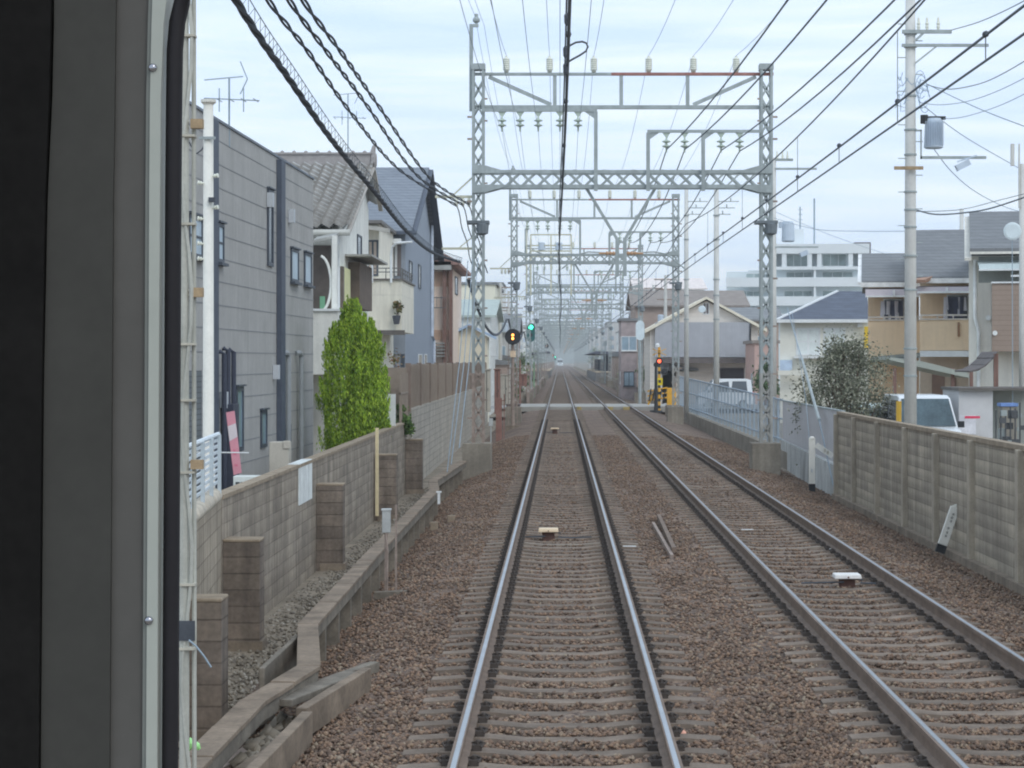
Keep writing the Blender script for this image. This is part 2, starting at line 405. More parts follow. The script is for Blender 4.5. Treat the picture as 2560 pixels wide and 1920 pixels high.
for cx in (LT, RT):
    for i in range(150, 900):
        y = Y0+i*SP; b.box(cx-1.2, cx+1.2, y-.11, y+.11, -.3, -.185)
b.build('distant_sleepers', SLP, kind='stuff')
# ================================================================ PORTALS
def portal():
    root = top('gantry', 'x', 'gantry', (1.7, 59, 0), 'catenary gantries over the two tracks')
    Y = 59.; XL, XR = PX(1196, Y), PX(1915, Y)
    for X, s in ((XL, -1), (XR, 1)):
        b = MB(); hw = .135; z0, z1 = .45, 10.62
        lw = .07; lo = MB(); zs = 2.35
        for dx in (-hw, hw):
            for dy in (-.17, .17): b.box(X+dx-lw/2, X+dx+lw/2, Y+dy-lw/2, Y+dy+lw/2, zs, z1); lo.box(X+dx-lw/2, X+dx+lw/2, Y+dy-lw/2, Y+dy+lw/2, z0, zs)
        k = 0; z = z0+.1
        while z < 10.3:
            for dy in (-.18, .18):
                q_ = lo if z < zs-.2 else b; q_.bar((X-hw, Y+dy, z), (X+hw, Y+dy, z+.47), .045, .012, (0, 1, 0)); q_.bar((X+hw, Y+dy, z), (X-hw, Y+dy, z+.47), .045, .012, (0, 1, 0))
            for dx in (-hw-.01, hw+.01):
                q_.bar((X+dx, Y-.17, z), (X+dx, Y+.17, z+.47), .045, .012, (1, 0, 0))
            z += .49
        p = b.build('post', GALV, root)
        lo.build('rusty_base', RUSTY if s < 0 else M('dull_steel', (126, 126, 122), .7, .2, 3, k=.55), p)
        c = MB(); c.box(X-.19, X+.19, Y-.22, Y+.22, 10.62, 10.78); c.build('cap', GALV, p)
        c = MB(); c.box(X-.3, X+.3, Y-.3, Y+.3, 6.42, 6.5); c.lathe((X+s*.0+.12, Y-.2, 6.1), [(0, .05), (.05, .16), (.3, .18), (.34, .05)], 10)
        c.build('cable_collar', M('collar_dark', (88, 94, 98), .7, .15, k=.55), p)
        c = MB()
        for z in (1.1, 2.3, 3.6, 4.9, 7.0, 8.7, 9.3):
            c.box(X+s*hw, X+s*(hw+.16), Y-.2, Y-.16, z, z+.05); c.box(X-s*hw, X-s*(hw+.12), Y-.2, Y-.16, z+.5, z+.54)
        c.build('step_bolts', RUSTY, p)
        f = MB(); f.box(X-.42, X+.36, Y-.45, Y+.45, -.9, .45); f.build('foundation', CONC, root, bevel=.02)
    # main truss
    b = MB(); zt, zb = 7.83, 7.43
    for dy in (-.2, .2):
        b.box(XL-.13, XR+.13, Y+dy-.03, Y+dy+.03, zt-.05, zt+.05); b.box(XL-.13, XR+.13, Y+dy-.03, Y+dy+.03, zb-.05, zb+.05)
        x = XL+.3
        while x < XR-.3:
            b.bar((x, Y+dy, zb), (x+.42, Y+dy, zt), .045, .012, (0, 1, 0)); b.bar((x+.42, Y+dy*.98, zb), (x, Y+dy*.98, zt), .045, .012, (0, 1, 0)); x += .43
        x = XL+.3
    x = XL+.2
    while x < XR-.4: b.bar((x, Y-.2, zt+.055), (x+.4, Y+.2, zt+.055), .05, .01); x += .8
    tr = b.build('truss_beam', GALV, root)
    g = MB()
    for X, s in ((XL, 1), (XR, -1)):
        for dy in (-.245, .235):
            g.prism([(X-s*.16, Y+dy, 7.78), (X+s*.9, Y+dy, 7.80), (X+s*.2, Y+dy, 8.0), (X-s*.16, Y+dy, 8.02)], (0, .01, 0))
            g.prism([(X-s*.16, Y+dy, 7.48), (X+s*.9, Y+dy, 7.46), (X+s*.2, Y+dy, 7.27), (X-s*.16, Y+dy, 7.25)], (0, .01, 0))
    g.build('gusset_plate', GALV, tr)
    # top frame
    b = MB(); b.box(XL-.22, 1.4, Y-.06, Y+.06, 10.48, 10.55); b.box(XL-.22, XR+.2, Y-.06, Y+.06, 9.56, 9.66)
    for px in (1387, 1553, 1719): x = PX(px, Y); b.box(x-.05, x+.05, Y-.04, Y+.04, 9.66, 10.48)
    b.bar((PX(1222, Y), Y, 10.44), (PX(1378, Y), Y, 9.68), .1, .06, (0, 1, 0)); b.bar((PX(1890, Y), Y, 10.44), (PX(1733, Y), Y, 9.68), .1, .06, (0, 1, 0))
    tf = b.build('top_frame', GALV, root)
    b = MB(); b.box(1.4, XR+.2, Y-.062, Y+.062, 10.478, 10.552); b.build('rusty_beam_half', RED, tf, label='red primed half of the upper beam')
    # ground wire mast
    b = MB(); x = PX(1178, Y); b.box(x-.05, x+.05, Y-.05, Y+.05, 9.5, 11.85); b.box(x-.05, x+.2, Y-.04, Y+.04, 11.8, 11.88)
    b.lathe((x+.14, Y, 11.9), [(0, .04), (.06, .1), (.12, .1), (.18, .05), (.26, .05)], 8)
    b.build('earth_wire_mast', GALV, root)
    for px in (1266, 1374, 1484.5, 1621.6, 1733.5, 1840.5):
        x = PX(px, Y); pr = [(0, .06)]
        for k in range(6): pr += [(.06+k*.055, .075), (.075+k*.055, .1), (.095+k*.055, .1), (.11+k*.055, .075)]
        pr += [(.42, .04), (.45, .04)]
        MB().lathe((x, Y, 10.56), pr, 10).build('post_insulator', PORC, root, smooth=True)
    # hanging bars
    def hang(zbar, xa, xb, verts, ins):
        b = MB(); b.box(xa, xb, Y-.35, Y-.29, zbar-.04, zbar+.04)
        for vx in verts: b.box(vx-.05, vx+.05, Y-.36, Y-.28, 7.3, zbar-.04); sg = 1 if vx < 1.5 and zbar > 9 else -1; b.prism([(vx-sg*.3, Y-.33, zbar-.041), (vx+sg*.04, Y-.33, zbar-.041), (vx+sg*.04, Y-.33, zbar-.28)], (0, .02, 0))
        b.build('cable_arm', GALV, root)
        for px in ins:
            x = PX(px, Y); q = MB()
            q.prism([(x-.11, Y-.32, zbar-.041), (x+.11, Y-.32, zbar-.041), (x, Y-.32, zbar-.2)], (0, .02, 0))
            pr = [(0, .02)]
            for k in range(2): pr += [(-.05-k*.13, .03), (-.09-k*.13, .12), (-.11-k*.13, .12), (-.14-k*.13, .03)]
            pr += [(-.4, .02)]
            q.lathe((x, Y-.32, zbar-.18), pr, 8); q.build('suspension_insulator', M('insulator_grey', (140, 150, 140), .4, .1, k=.55), root)
    hang(9.49, XL+.1, PX(1492, Y), (PX(1489, Y),), (1256, 1301, 1346, 1400, 1445))
    hang(8.92, PX(1617, Y), XR-.1, (PX(1619, Y), PX(1756, Y)), (1664.7, 1710, 1800.5, 1846.5))
    # centre drop bracket with pull off arms
    b = MB(); a0 = PX(1543, Y); a1 = PX(1562, Y)
    b.bar((PX(1466, Y), Y, 7.4), (a0, Y, 6.0), .08, .06, (0, 1, 0)); b.bar((PX(1638, Y), Y, 7.4), (a1, Y, 6.0), .08, .06, (0, 1, 0))
    for a in (a0, a1): b.box(a-.05, a+.05, Y-.04, Y+.04, 5.0, 6.05)
    for z in (5.9, 5.5, 5.1): b.box(a0, a1, Y-.03, Y+.03, z, z+.05)
    b.build('drop_bracket', GALV, root)
    b = MB()
    for xa, xb in ((a0, LT+.02), (a1, RT-.02)):
        s = 1 if xb > xa else -1
        b.tube([(xa, Y, 5.62), (xa+s*.8, Y, 5.66), (xb-s*.5, Y, 5.6), (xb, Y, 5.2)], .018, 5)
    b.build('pull_off_arm', GALV, root)
    for xa, s in ((a0, -1), (a1, 1)):
        q = MB(); q.lathe((xa+s*.05, Y, 5.62), [(0, .03), (.05, .06), (.09, .03), (.14, .06), (.18, .03), (.23, .06), (.27, .03), (.45, .03)], 8, (s, 0, 0))
        q.build('arm_insulator', M('brown_insulator', (160, 128, 100), .4, .1, k=.6), root)
    # arms to the outer sides
    b = MB(); b.box(PX(1088, Y), XL-.12, Y-.04, Y+.04, 7.13, 7.2); b.bar((PX(1132, Y), Y, 7.2), (XL-.1, Y, 7.75), .04)
    b.box(XL-1.0, XL-.1, Y-.03, Y+.03, 5.72, 5.78); b.bar((XL-.55, Y, 5.75), (XL-.12, Y, 6.1), .03)
    la = b.build('side_arm', M('yellowed_steel', (156, 155, 138), .7, .15, 4, k=.55), root)
    for px in (1141, 1157, 1172):
        MB().lathe((PX(px, Y), Y, 7.13), [(0, .02), (-.04, .05), (-.12, .06), (-.2, .04), (-.24, .015)], 8).build('pin_insulator', PORC, la)
    return root
ORD = ['nearest', 'second', 'third', 'fourth', 'fifth', 'sixth', 'seventh', 'eighth', 'ninth', 'tenth', 'eleventh', 'twelfth', 'thirteenth', 'fourteenth', 'fifteenth', 'sixteenth', 'seventeenth', 'eighteenth']
g0 = portal(); SPAN = 46.
NP = 18
for i in range(NP):
    g = g0 if i == 0 else copy_tree(g0)
    g.location.y = 59+SPAN*i
    g['label'] = ('tall grey lattice steel gantry over both tracks, nearest to the viewer' if i == 0 else '%s grey lattice steel gantry over both tracks counting away from the viewer' % ORD[i])
# transformers platform by third gantry
Y = 59+SPAN*2-2
root = top('transformer_platform', 'steel platform frame carrying two grey transformers above the left track', 'platform', (PX(1380, Y), Y, 0))
b = MB(); xa, xb = PX(1327, Y), PX(1428, Y)
for x in (xa, xb, (xa+xb)/2): b.box(x-.05, x+.05, Y-.05, Y+.05, 7.2, PZ(586, Y))
for py in (586, 613, 627, 641): b.box(xa, xb, Y-.06, Y+.3, PZ(py, Y)-.05, PZ(py, Y)+.03)
xa2 = PX(1317, Y); b.box(xa2-.04, xa2+.04, Y-.05, Y+.05, 7.3, PZ(586, Y)+.8)
b.build('frame', M('yellowed_steel', (0, 0, 0)), root)
for px in (1354, 1397):
    x = PX(px, Y); b = MB(); b.lathe((x, Y+.1, PZ(627, Y)+.04), [(0, .2), (.02, .24), (.5, .24), (.55, .2)], 12); b.box(x-.26, x+.26, Y-.02, Y+.2, PZ(627, Y)+.1, PZ(627, Y)+.4)
    b.build('transformer', M('transformer_grey', (150, 160, 170), .5, .08, k=.55), root)
# ================================================================ WIRES
def sagline(p, q, s, n=14):
    p = Vector(p); q = Vector(q); return [p.lerp(q, t/n)-Vector((0, 0, 4*s*(t/n)*(1-t/n))) for t in range(n+1)]
def wire(name, pts, r, label, cat='wire', mat=None, group=None, n=5):
    return MB().tube(pts, r, n).build(name, mat or WIRE, None, tuple(pts[0]), label=label, cat=cat, group=group)
sup = [59+SPAN*k for k in range(-1, NP)]
for cx, side in ((.02, 'left'), (RT+.03, 'right')):
    zc = lambda y: 5.16
    r0 = top('overhead_line', 'dark compound overhead line with hangers and clamps above the %s track' % side, 'overhead line', (cx, 59, 5.16), 'overhead lines of the two tracks')
    zig = lambda y: cx+.05*math.cos(math.pi*(y-13)/SPAN)
    cp = [(zig(y), y, 5.16) for y in np.arange(8, 840, 5.)]
    MB().tube(cp, .011, 5).build('contact_wire', WIRE, r0)
    ap = [(zig(y), y, 5.38-.03*math.sin(math.pi*((y-13) % SPAN)/SPAN)) for y in np.arange(8, 840, 4.)]
    MB().tube(ap, .012, 5).build('auxiliary_wire', WIRE, r0)
    mz = lambda y: 6.42-1.9*(((y-13) % SPAN)/SPAN)*(1-((y-13) % SPAN)/SPAN)
    MB().tube([(zig(y), y, mz(y)) for y in np.arange(8, 840, 2.)], .0105, 5).build('messenger_wire', WIRE, r0)
    y = 13.2; i = 0
    while y < 330:
        x = zig(y); b = MB().tube([(x, y, 5.17), (x, y, 5.38)], .005, 4, False)
        if i % 2 == 0: b.tube([(x, y, 5.38), (x, y, mz(y))], .004, 4, False)
        h_ = b.build('hanger', WIRE, r0)
        MB().lathe((x, y-.04, 5.38), [(0, .012), (.02, .027), (.06, .027), (.08, .012)], 8, (0, 1, 0)).build('clamp', CABLE, h_)
        y += 4.6; i += 1
    if side == 'left':
        j = MB(); a = Vector((cx+.02, 17.6, 5.36)); Yj = 18.
        pts = [P(px, py, Yj) for px, py in ((1414, 160), (1428, 150), (1450, 138), (1465, 128), (1470, 117), (1466, 108), (1456, 104), (1440, 106), (1426, 113), (1415, 125))]
        j.tube(pts, .009, 6).build('jumper_loop', CABLE, r0)
        k = MB()
        for py in (48, 130, 172): q = P(1414+(0 if py > 100 else 3), py, 17 if py < 100 else 18.); k.lathe(q-Vector((0, 0, .05)), [(0, .01), (.02, .02), (.08, .022), (.1, .01)], 8)
        k.build('feeder_clamp', CABLE, r0)
# feeders on the right arm
for (p59, X13, s, nm) in (((PX(1664.7, 59), 8.32), 3.75, .42, 'innermost'), ((PX(1710, 59), 8.32), 4.35, .45, 'second'), ((PX(1800.5, 59), 8.30), 5.35, .45, 'third'), ((PX(1846.5, 59), 8.28), 5.55, .5, 'outermost')):
    pts = sagline((X13, 13, 8.5), (p59[0], 59-.32, p59[1]+.1), s)
    x = p59[0]
    for k in range(6): pts += sagline((x, 59-.32+SPAN*k, 8.42), (x, 59-.32+SPAN*(k+1), 8.42), .7)[1:]
    wire('feeder_cable', pts, .0165, '%s dark feeder cable hung under the right cable arm of the gantries' % nm, 'cable', WIRE, 'feeder cables right of the tracks')
for px, nm in zip((1256, 1301, 1346, 1400, 1445), ('leftmost', 'second', 'middle', 'fourth', 'rightmost')):
    x = PX(px, 59); pts = []
    for k in range(-1, 6): pts += sagline((x, 58.7+SPAN*k, 8.95), (x, 58.7+SPAN*(k+1), 8.95), .6)[(1 if pts else 0):]
    wire('signal_wire', pts, .006, '%s thin wire of the five hung under the left cable arm' % nm, 'wire', WIREL, 'thin wires under the left cable arm')
for px, nm in zip((1266, 1374, 1484.5, 1621.6, 1733.5, 1840.5), ('leftmost', 'second', 'third', 'fourth', 'fifth', 'rightmost')):
    x = PX(px, 59); pts = []
    for k in range(-1, 6): pts += sagline((x, 59+SPAN*k, 11.02), (x, 59+SPAN*(k+1), 11.02), .9)[(1 if pts else 0):]
    wire('power_wire', pts, .0065, '%s thin high wire carried on the post insulators on top of the gantries' % nm, 'wire', WIREL, 'thin wires over the gantry tops')
for dx, nm in ((0, 'left'), (.25, 'right')):
    pts = []
    for k in range(-1, 5): pts += sagline((-2.32+dx, 59+SPAN*k, 12.1-dx), (-2.32+dx, 59+SPAN*(k+1), 12.1-dx), .8)[(1 if pts else 0):]
    wire('earth_wire', pts, .006, '%s of the two thin earth wires above the left gantry posts' % nm, 'wire', WIREL, 'earth wires')
# twisted cables to the left arm
def twisted(ctrl, r, R, pitch, strands):
    """strands wound round a smooth path"""
    pts = []; c = [Vector(p) for p in ctrl]
    for i in range(len(c)-1):
        p0 = c[max(i-1, 0)]; p1 = c[i]; p2 = c[i+1]; p3 = c[min(i+2, len(c)-1)]
        m = max(2, int((p2-p1).length/.12))
        for k in range(m):
            t = k/m; pts.append(.5*((2*p1)+(p2-p0)*t+(2*p0-5*p1+4*p2-p3)*t*t+(3*p1-p0-3*p2+p3)*t**3))
    pts.append(c[-1]); b = MB()
    for s in range(strands):
        L_ = 0; q = []
        for i, p in enumerate(pts):
            if i: L_ += (p-pts[i-1]).length
            a = 2*math.pi*(L_/pitch+s/strands); q.append(p+Vector((math.cos(a), 0, math.sin(a)))*R)
        b.tube(q, r, 5)
    return b, pts
for i, (px0, pxe, pye, nm) in enumerate(((671, 1141, 514, 'leftmost'), (723, 1157, 512, 'middle'), (758, 1172, 510, 'rightmost'))):
    e = P(pxe, pye, 59); mid = P((1000, 1045, 1075)[i], (425, 440, 445)[i], 50)
    ctrl = [P(px0-150, -260, 20), P(px0, 0, 25), P(px0+(100, 95, 95)[i], 130, 30), P((880, 915, 945)[i], (285, 260, 262)[i], 38), mid, e]
    b, pts = twisted(ctrl, .017, .021, 3.3, 2)
    b.build('twisted_cable', CABLE, None, tuple(e), label='%s of three wavy twisted cables running to the left gantry arm' % nm, cat='cable', group='twisted cables over the left houses')
b = MB()
for i, px in enumerate((1141, 1157, 1172)):
    p = P(px, 512, 59); pts = [p+Vector((.02*math.sin(k*1.3)+k*.045, 0, -k*.17)) for k in range(12)]
    b.tube(pts, .016, 5)
b.build('drop_cables', CABLE, None, tuple(P(1157, 600, 59)), label='three wavy cables dropping from the left arm down the nearest gantry post', cat='cable')
ctrl = [(-3.2, 13, 7.0), P(590, 0, 21), P(725, 200, 25.4), P(834, 355, 30), P(942, 486, 37), P(1015, 576, 45), P(1080, 630, 53), P(1150, 655, 59.0)]
b, bp_ = twisted(ctrl, .022, .022, 2.2, 3)
rb = top('cable_bundle', 'thick dark bundle of cables slanting down over the left houses with hanger rings', 'cable bundle', tuple(ctrl[-1]))
b.build('cables', CABLE, rb)
ms = [p+Vector((.07, 0, .11)) for p in bp_]; MB().tube(ms[::4], .006, 4).build('support_wire', WIRE, rb)
b = MB()
for i in range(0, len(bp_), 3): b.tube([bp_[i]+Vector((0, 0, .02)), ms[i], bp_[min(i+1, len(bp_)-1)]+Vector((.05, 0, 0))], .004, 3, False)
b.build('hanger_rings', WIRE, rb)
for k, (za, zb, s, nm) in enumerate(((4.9, 4.7, 1.1, 'nearest gantry'), (4.7, 4.7, .9, 'second gantry'), (4.7, 4.7, .9, 'third gantry'))):
    b, _ = twisted([tuple(p) for p in sagline((-2.5, 59+SPAN*k, za), (-2.6, 59+SPAN*(k+1), zb), s, 8)], .03, .025, 2.2, 2)
    b.build('swagged_cable', CABLE, None, (-2.5, 59+SPAN*k, 4.9), label='dark cable bundle sagging beyond the %s on the left' % nm, cat='cable', group='swagged cable spans on the left')
# ================================================================ LEFT: WALLS, TROUGH
root = top('block_wall', 'long grey concrete block wall with buttresses beside the left track', 'wall', (-4.1, 36, -.9))
ZT, ZB = 1.03, -1.2
b = MB(); b.box(-4.24, -4.1, 26.2, 59.4, ZB, ZT-.02); b.build('wall', BLOCK, root)
b = MB()
b.hexa([(-3.7, 21.4, ZB), (-4.1, 26.15, ZB), (-4.24, 26.15, ZB), (-3.84, 21.4, ZB), (-3.7, 21.4, ZT), (-4.1, 26.15, ZT), (-4.24, 26.15, ZT), (-3.84, 21.4, ZT)])
b.hexa([(-3.25, 15, ZB), (-3.7, 21.37, ZB), (-3.84, 21.37, ZB), (-3.39, 15, ZB), (-3.25, 15, ZT), (-3.7, 21.37, ZT), (-3.84, 21.37, ZT), (-3.39, 15, ZT)])
b.build('slanted_wall', M('block_pale', (130, 121, 108), .95, .15, 1.2, .004, k=.55, pat=(.4, .2, .01, .1, .0), streak=.3, mortar=.78), root)
CAP = M('wall_cap', (138, 125, 108), .9, .2, 4, .003, k=.75)
b = MB(); b.box(-4.26, -4.08, 26.2, 59.4, ZT-.02, ZT+.03); b.build('coping', CAP, root)
b = MB()
pA, pB, pC = Vector((-3.32, 15, ZT+.03)), Vector((-3.77, 21.4, ZT+.03)), Vector((-4.17, 26.1, ZT+.03))
for q, r_ in ((pA, pB), (pB, pC)):
    m = int((r_-q).length/1.15)
    for i in range(m):
        a, c = q.lerp(r_, (i+.02)/m), q.lerp(r_, (i+.98)/m)
        b.tube([a, a.lerp(c, .06), a.lerp(c, .94), c], [.07, .1, .1, .07], 8)
b.build('rounded_coping', M('pale_cap', (170, 162, 148), .9, .15, 4, k=.7), root, smooth=True)
y0, y1 = Frame(-4.1, 26, 0, 1).t(745)+26, Frame(-4.1, 26, 0, 1).t(778)+26
b = MB(); b.box(-4.097, -4.085, y0, y1, .42, ZT+.035); b.box(-4.26, -4.09, y0, y1, ZT+.031, ZT+.04); b.build('white_patch', M('whitewash', (182, 186, 184), .9, .12, 5, k=.6, streak=.2), root)
for (xa, xb, y, zt) in ((-3.56, -3.12, 19.9, .5), (-4.095, -3.65, 26.25, .52), (-4.095, -3.65, 36.3, .62), (-4.095, -3.62, 47.8, .62), (-4.095, -3.65, 57.2, .61)):
    b = MB(); b.box(xa, xb, y, y+.4, -1.2, zt-.04)
    p = b.build('buttress', PILLAR, root)
    b = MB(); b.box(xa-.005, xb+.005, y-.005, y+.405, zt-.04, zt); b.build('cap', CAP, p, bevel=.015)
    b = MB(); b.box(xa+.06, xb+.04, y-.03, y+.39, -1.2, -.72); b.build('footing', CONC2, p)
# rubble and dirt strip below the wall
RUB = M('rubble', (128, 126, 120), .95, .2, 5, k=.8, island=1, cols=[(100, 94, 86), (118, 111, 100), (132, 125, 113), (148, 143, 134)])
stones('grey_rubble', 9000, (-4.0, -2.66), (14, 60), lambda x: -.852+(x+4)*.06, .034, RUB, kind='stuff')
stones('drain_stones', 420, (-2.42, -2.12), (13.4, 18.4), lambda x: -.36, .085, RUB, kind='stuff')
b = MB(); b.box(-2.45, -2.05, 13, 18.6, -.9, -.37); b.build('dirt_bank', GRD, kind='structure')
# white lightweight fence over the slanted wall
root = top('louvre_fence', 'white louvred metal fence panel on top of the slanted block wall', 'fence', (-3.9, 24, 1.1))
q0, q1 = Vector((-3.46, 17, 0)), Vector((-4.13, 26.1, 0)); d = q1-q0
LOU = M('louvre_white', (190, 198, 202), .5, .08, 3, k=.55)
b = MB()
for i in range(8): z = 1.23+i*.072; b.bar(q0+Vector((0, 0, z)), q1+Vector((0, 0, z)), .02, .034)
b.build('slats', LOU, root)
b = MB(); b.tube([q0+Vector((0, 0, 1.8)), q1+Vector((0, 0, 1.8))], .03, 8); b.build('top_rail', LOU, root)
for i in range(9):
    p = q0.lerp(q1, .02+i*.96/8)+Vector((.03, 0, 0)); b = MB(); b.box(p.x-.02, p.x+.02, p.y-.02, p.y+.02, 1.05, 1.8); b.build('post', M('fence_post_grey', (150, 158, 162), .5, .1, k=.55), root)
# cable trough
TRO = M('trough_concrete', (121, 108, 94), .9, .32, 2.2, .005, k=.8); TROS = M('trough_side', (100, 94, 85), .95, .3, 3, .005, k=.6)
root = top('cable_trough', 'long raised concrete cable trough zigzagging beside the left track', 'cable trough', (-2.6, 25, -.4))
tp = [(-2.52, 11.5), (-2.46, 14.66), (-2.43, 17.1), (-2.21, 19), (-2.58, 22.1), (-2.62, 32), (-2.62, 45), (-2.85, 48.5), (-2.6, 58)]
Vp = [Vector((a, c, 0)) for a, c in tp]
for i in range(len(tp)-1):
    a, c = Vp[i], Vp[i+1]; m = max(1, round((c-a).length/1.0)); lid = MB(); sd_ = MB()
    for k in range(m):
        p, q = a.lerp(c, (k+.01)/m), a.lerp(c, (k+.99)/m); dz = Vector((0, 0, -.015+random.uniform(-.006, .006)))
        lid.bar(p+dz, q+dz, .21, .04)
    sd_.bar(a+Vector((0, 0, -.1)), c+Vector((0, 0, -.1)), .17, .125)
    lid.build('trough_lid', TRO, root, bevel=.006); sd_.build('trough_body', TROS, root)
for i in range(26):
    y = 20.2+i*1.45; x = np.interp(y, [t[1] for t in tp], [t[0] for t in tp])
    b = MB(); b.box(x-.06, x+.08, y-.05, y+.05, -.95, -.165); b.build('support_post', TROS, root)
def board(a, c, w_, h, label, mat=TRO, name='concrete_plank'):
    b = MB().bar(a, c, w_, h); return b.build(name, mat, None, tuple((Vector(a)+Vector(c))/2), label=label, cat='plank', group='loose planks beside the trough', bevel=.008)
board((-2.05, 17.1, -.18), (-1.72, 19.2, -.16), .09, .24, 'upright concrete plank on the ballast, nearer the track than the flat one')
board((-2.1, 14.4, -.2), (-1.99, 17.0, -.2), .09, .26, 'long upright concrete plank edging the stony drain at the bottom left')
board((-2.28, 17.6, -.1), (-1.88, 19.6, -.16), .2, .06, 'flat grey plank lying slanted behind the upright one', TROS)
board((-2.85, 18.0, -.5), (-2.6, 19.3, -.48), .12, .05, 'weathered plank lying below the trough beside the wall', TROS)
board((-2.95, 17.4, -.52), (-2.66, 18.6, -.5), .1, .05, 'thin weathered plank next to the nearest buttress', TROS)
board((-2.68, 19.4, -.22), (-2.62, 21.6, -.2), .05, .3, 'dark upright slab behind the bend of the cable trough', TROS)
board((-2.45, 28.6, -.42), (-1.75, 28.5, -.38), .12, .1, 'short sleeper-like plank lying across the ballast by the grey box', TROS)
board((-2.9, 16.6, -.6), (-2.5, 17.9, -.5), .14, .05, 'broken brown board lying crosswise below the trough by the first buttress', RUSTY)
board((-2.75, 18.4, -.62), (-2.95, 19.7, -.6), .16, .05, 'flat weathered board lying along the foot of the wall', TROS)
board((-2.15, 19.3, -.22), (-1.75, 20.4, -.2), .1, .1, 'stub of rough timber just beyond the upright planks', TROS)
board((-2.3, 15.6, -.3), (-2.1, 16.6, -.27), .12, .1, 'short block of broken concrete lying in the stony drain', CONC2)
# little box on the trough
root = top('trackside_box', 'small pale grey box on a thin post beside the cable trough', 'box', P(965, 1420, 29))
c = P(965, 1300, 29); b = MB(); b.box(c.x-.05, c.x+.06, 28.95, 29.08, c.z-.17, c.z+.13); b.build('case', M('box_grey', (146, 148, 146), .5, .1, k=.6), root, bevel=.01)
b = MB(); b.box(c.x-.06, c.x+.07, 28.94, 29.09, c.z+.13, c.z+.15); b.build('lid', M('box_lid', (178, 180, 178), .5, .1, k=.8), root)
b = MB(); b.box(c.x-.02, c.x+.02, 28.99, 29.03, -.7, c.z-.17); b.tube([(c.x, 28.96, c.z-.17), (c.x+.03, 28.9, c.z-.4), (c.x+.02, 28.9, -.6)], .012, 5); b.build('post', RUSTY, root)
b = MB(); b.box(PX(990, 29)-.012, PX(990, 29)+.012, 29, 29.03, -.6, PZ(1262, 29)); b.build('thin_stake', RUSTY, None, (PX(990, 29), 29, -.5), label='thin rusty stake beside the small grey trackside box', cat='stake')
for px, Yq, h, lb in ((1085, 40, .45, 'left'), (1105, 38, .4, 'middle'), (1128, 41, .5, 'right')):
    b = MB(); x = PX(px, Yq); b.box(x-.07, x+.07, Yq, Yq+.1, -.75, -.75+h); b.build('concrete_marker', CAP, None, (x, Yq, -.7), label='%s of three low concrete marker blocks beside the trough' % lb, cat='marker', group='low marker blocks', bevel=.01)
b = MB(); x = PX(1097, 42); b.box(x-.025, x+.025, 42, 42.04, -.1, .12); b.box(x-.05, x+.05, 41.99, 42.05, .12, .15); b.build('white_peg', WFR, None, (x, 42, -.1), label='little white peg standing on the cable trough', cat='peg')
# screen wall behind
root = top('screen_wall', 'pale block wall topped by brown lattice screen beyond the buttressed wall', 'wall', (-4.1, 78, -.9))
b = MB(); b.box(-4.24, -4.08, 59.5, 122, -1.2, 1.36); b.build('wall', BLOCKL, root)
SCR = M('brown_lattice', (118, 108, 98), .8, .12, 3, k=.55)
b = MB()
for i in range(13): z = 1.4+i*.095; b.box(-4.2, -4.17, 59.5, 122, z, z+.055)
y = 59.5
while y < 121.9: b.box(-4.165, -4.14, y, y+.04, 1.37, 2.56); y += .16
b.build('lattice', SCR, root)
for y in (59.4, 64, 68.6, 73, 78, 83, 88, 94, 100, 106, 112, 118): b = MB(); b.box(-4.25, -4.1, y-.05, y+.05, 1.3, 2.62); b.build('post', M('brown_post', (106, 94, 86), .8, k=.55), root)
b = MB(); y = 59.2; b.box(-4.9, -4.2, y-.03, y+.03, .9, 2.5); b.build('return_panel', SCR, root)
b = MB()
for y in np.arange(56.4, 59.2, .13): b.box(-4.2, -4.16, y, y+.05, 1.06, 2.35)
b.box(-4.21, -4.15, 56.4, 59.2, 1.8, 1.85); b.build('slat_fence', SCR, None, (-4.2, 57.8, 1.06), label='short brown slatted fence in front of the lattice screen', cat='fence')
b = MB(); f_ = Frame(-4.15, 45, 0, 1); t0 = 45+f_.t(928); b.bar((-4.02, t0, PZ(1290, t0)), (-4.03, t0+.1, PZ(1070, t0)), .07); b.build('timber_stake', M('pale_timber', (184, 172, 140), .9, .1, k=.6), None, (-4.02, t0, -.5), label='tall pale timber stake leaning on the block wall', cat='stake')
b = MB(); x, Yq = PX(976, 54), 54; b.box(x-.13, x+.13, Yq, Yq+.03, .95, PZ(985, Yq)); b.build('white_board', WFR, None, (x, Yq, 1), label='upright white board behind the wall right of the conifer', cat='board')
# ================================================================ TREES
def leaves(pts, sz, seed, flat=None, asp=2.2):
    r = np.random.default_rng(seed); n = len(pts); pts = np.asarray(pts)
    a = r.normal(size=(n, 3)); a /= np.linalg.norm(a, axis=1)[:, None]
    if flat is not None: a = a*(1-flat[1])+np.array(flat[0])*flat[1]; a /= np.linalg.norm(a, axis=1)[:, None]
    b = np.cross(a, r.normal(size=(n, 3))); b /= np.linalg.norm(b, axis=1)[:, None]
    s = sz*(.6+.8*r.random(n))[:, None]
    V = np.stack([pts-a*s*asp/2, pts+b*s*.5, pts+a*s*asp/2, pts-b*s*.5], axis=1).reshape(-1, 3)
    Fq = np.arange(n*4).reshape(-1, 4); return V, Fq
CONI = M('conifer_leaf', (104, 132, 42), .8, .2, 2, k=.62, island=1, cols=[(72, 100, 36), (102, 130, 42), (130, 154, 50), (158, 178, 66)])
X0, Yt = PX(886, 52.5), 52.5
root = top('conifer', 'bright green pointed conifer standing behind the block wall', 'tree', (X0, Yt, -.9))
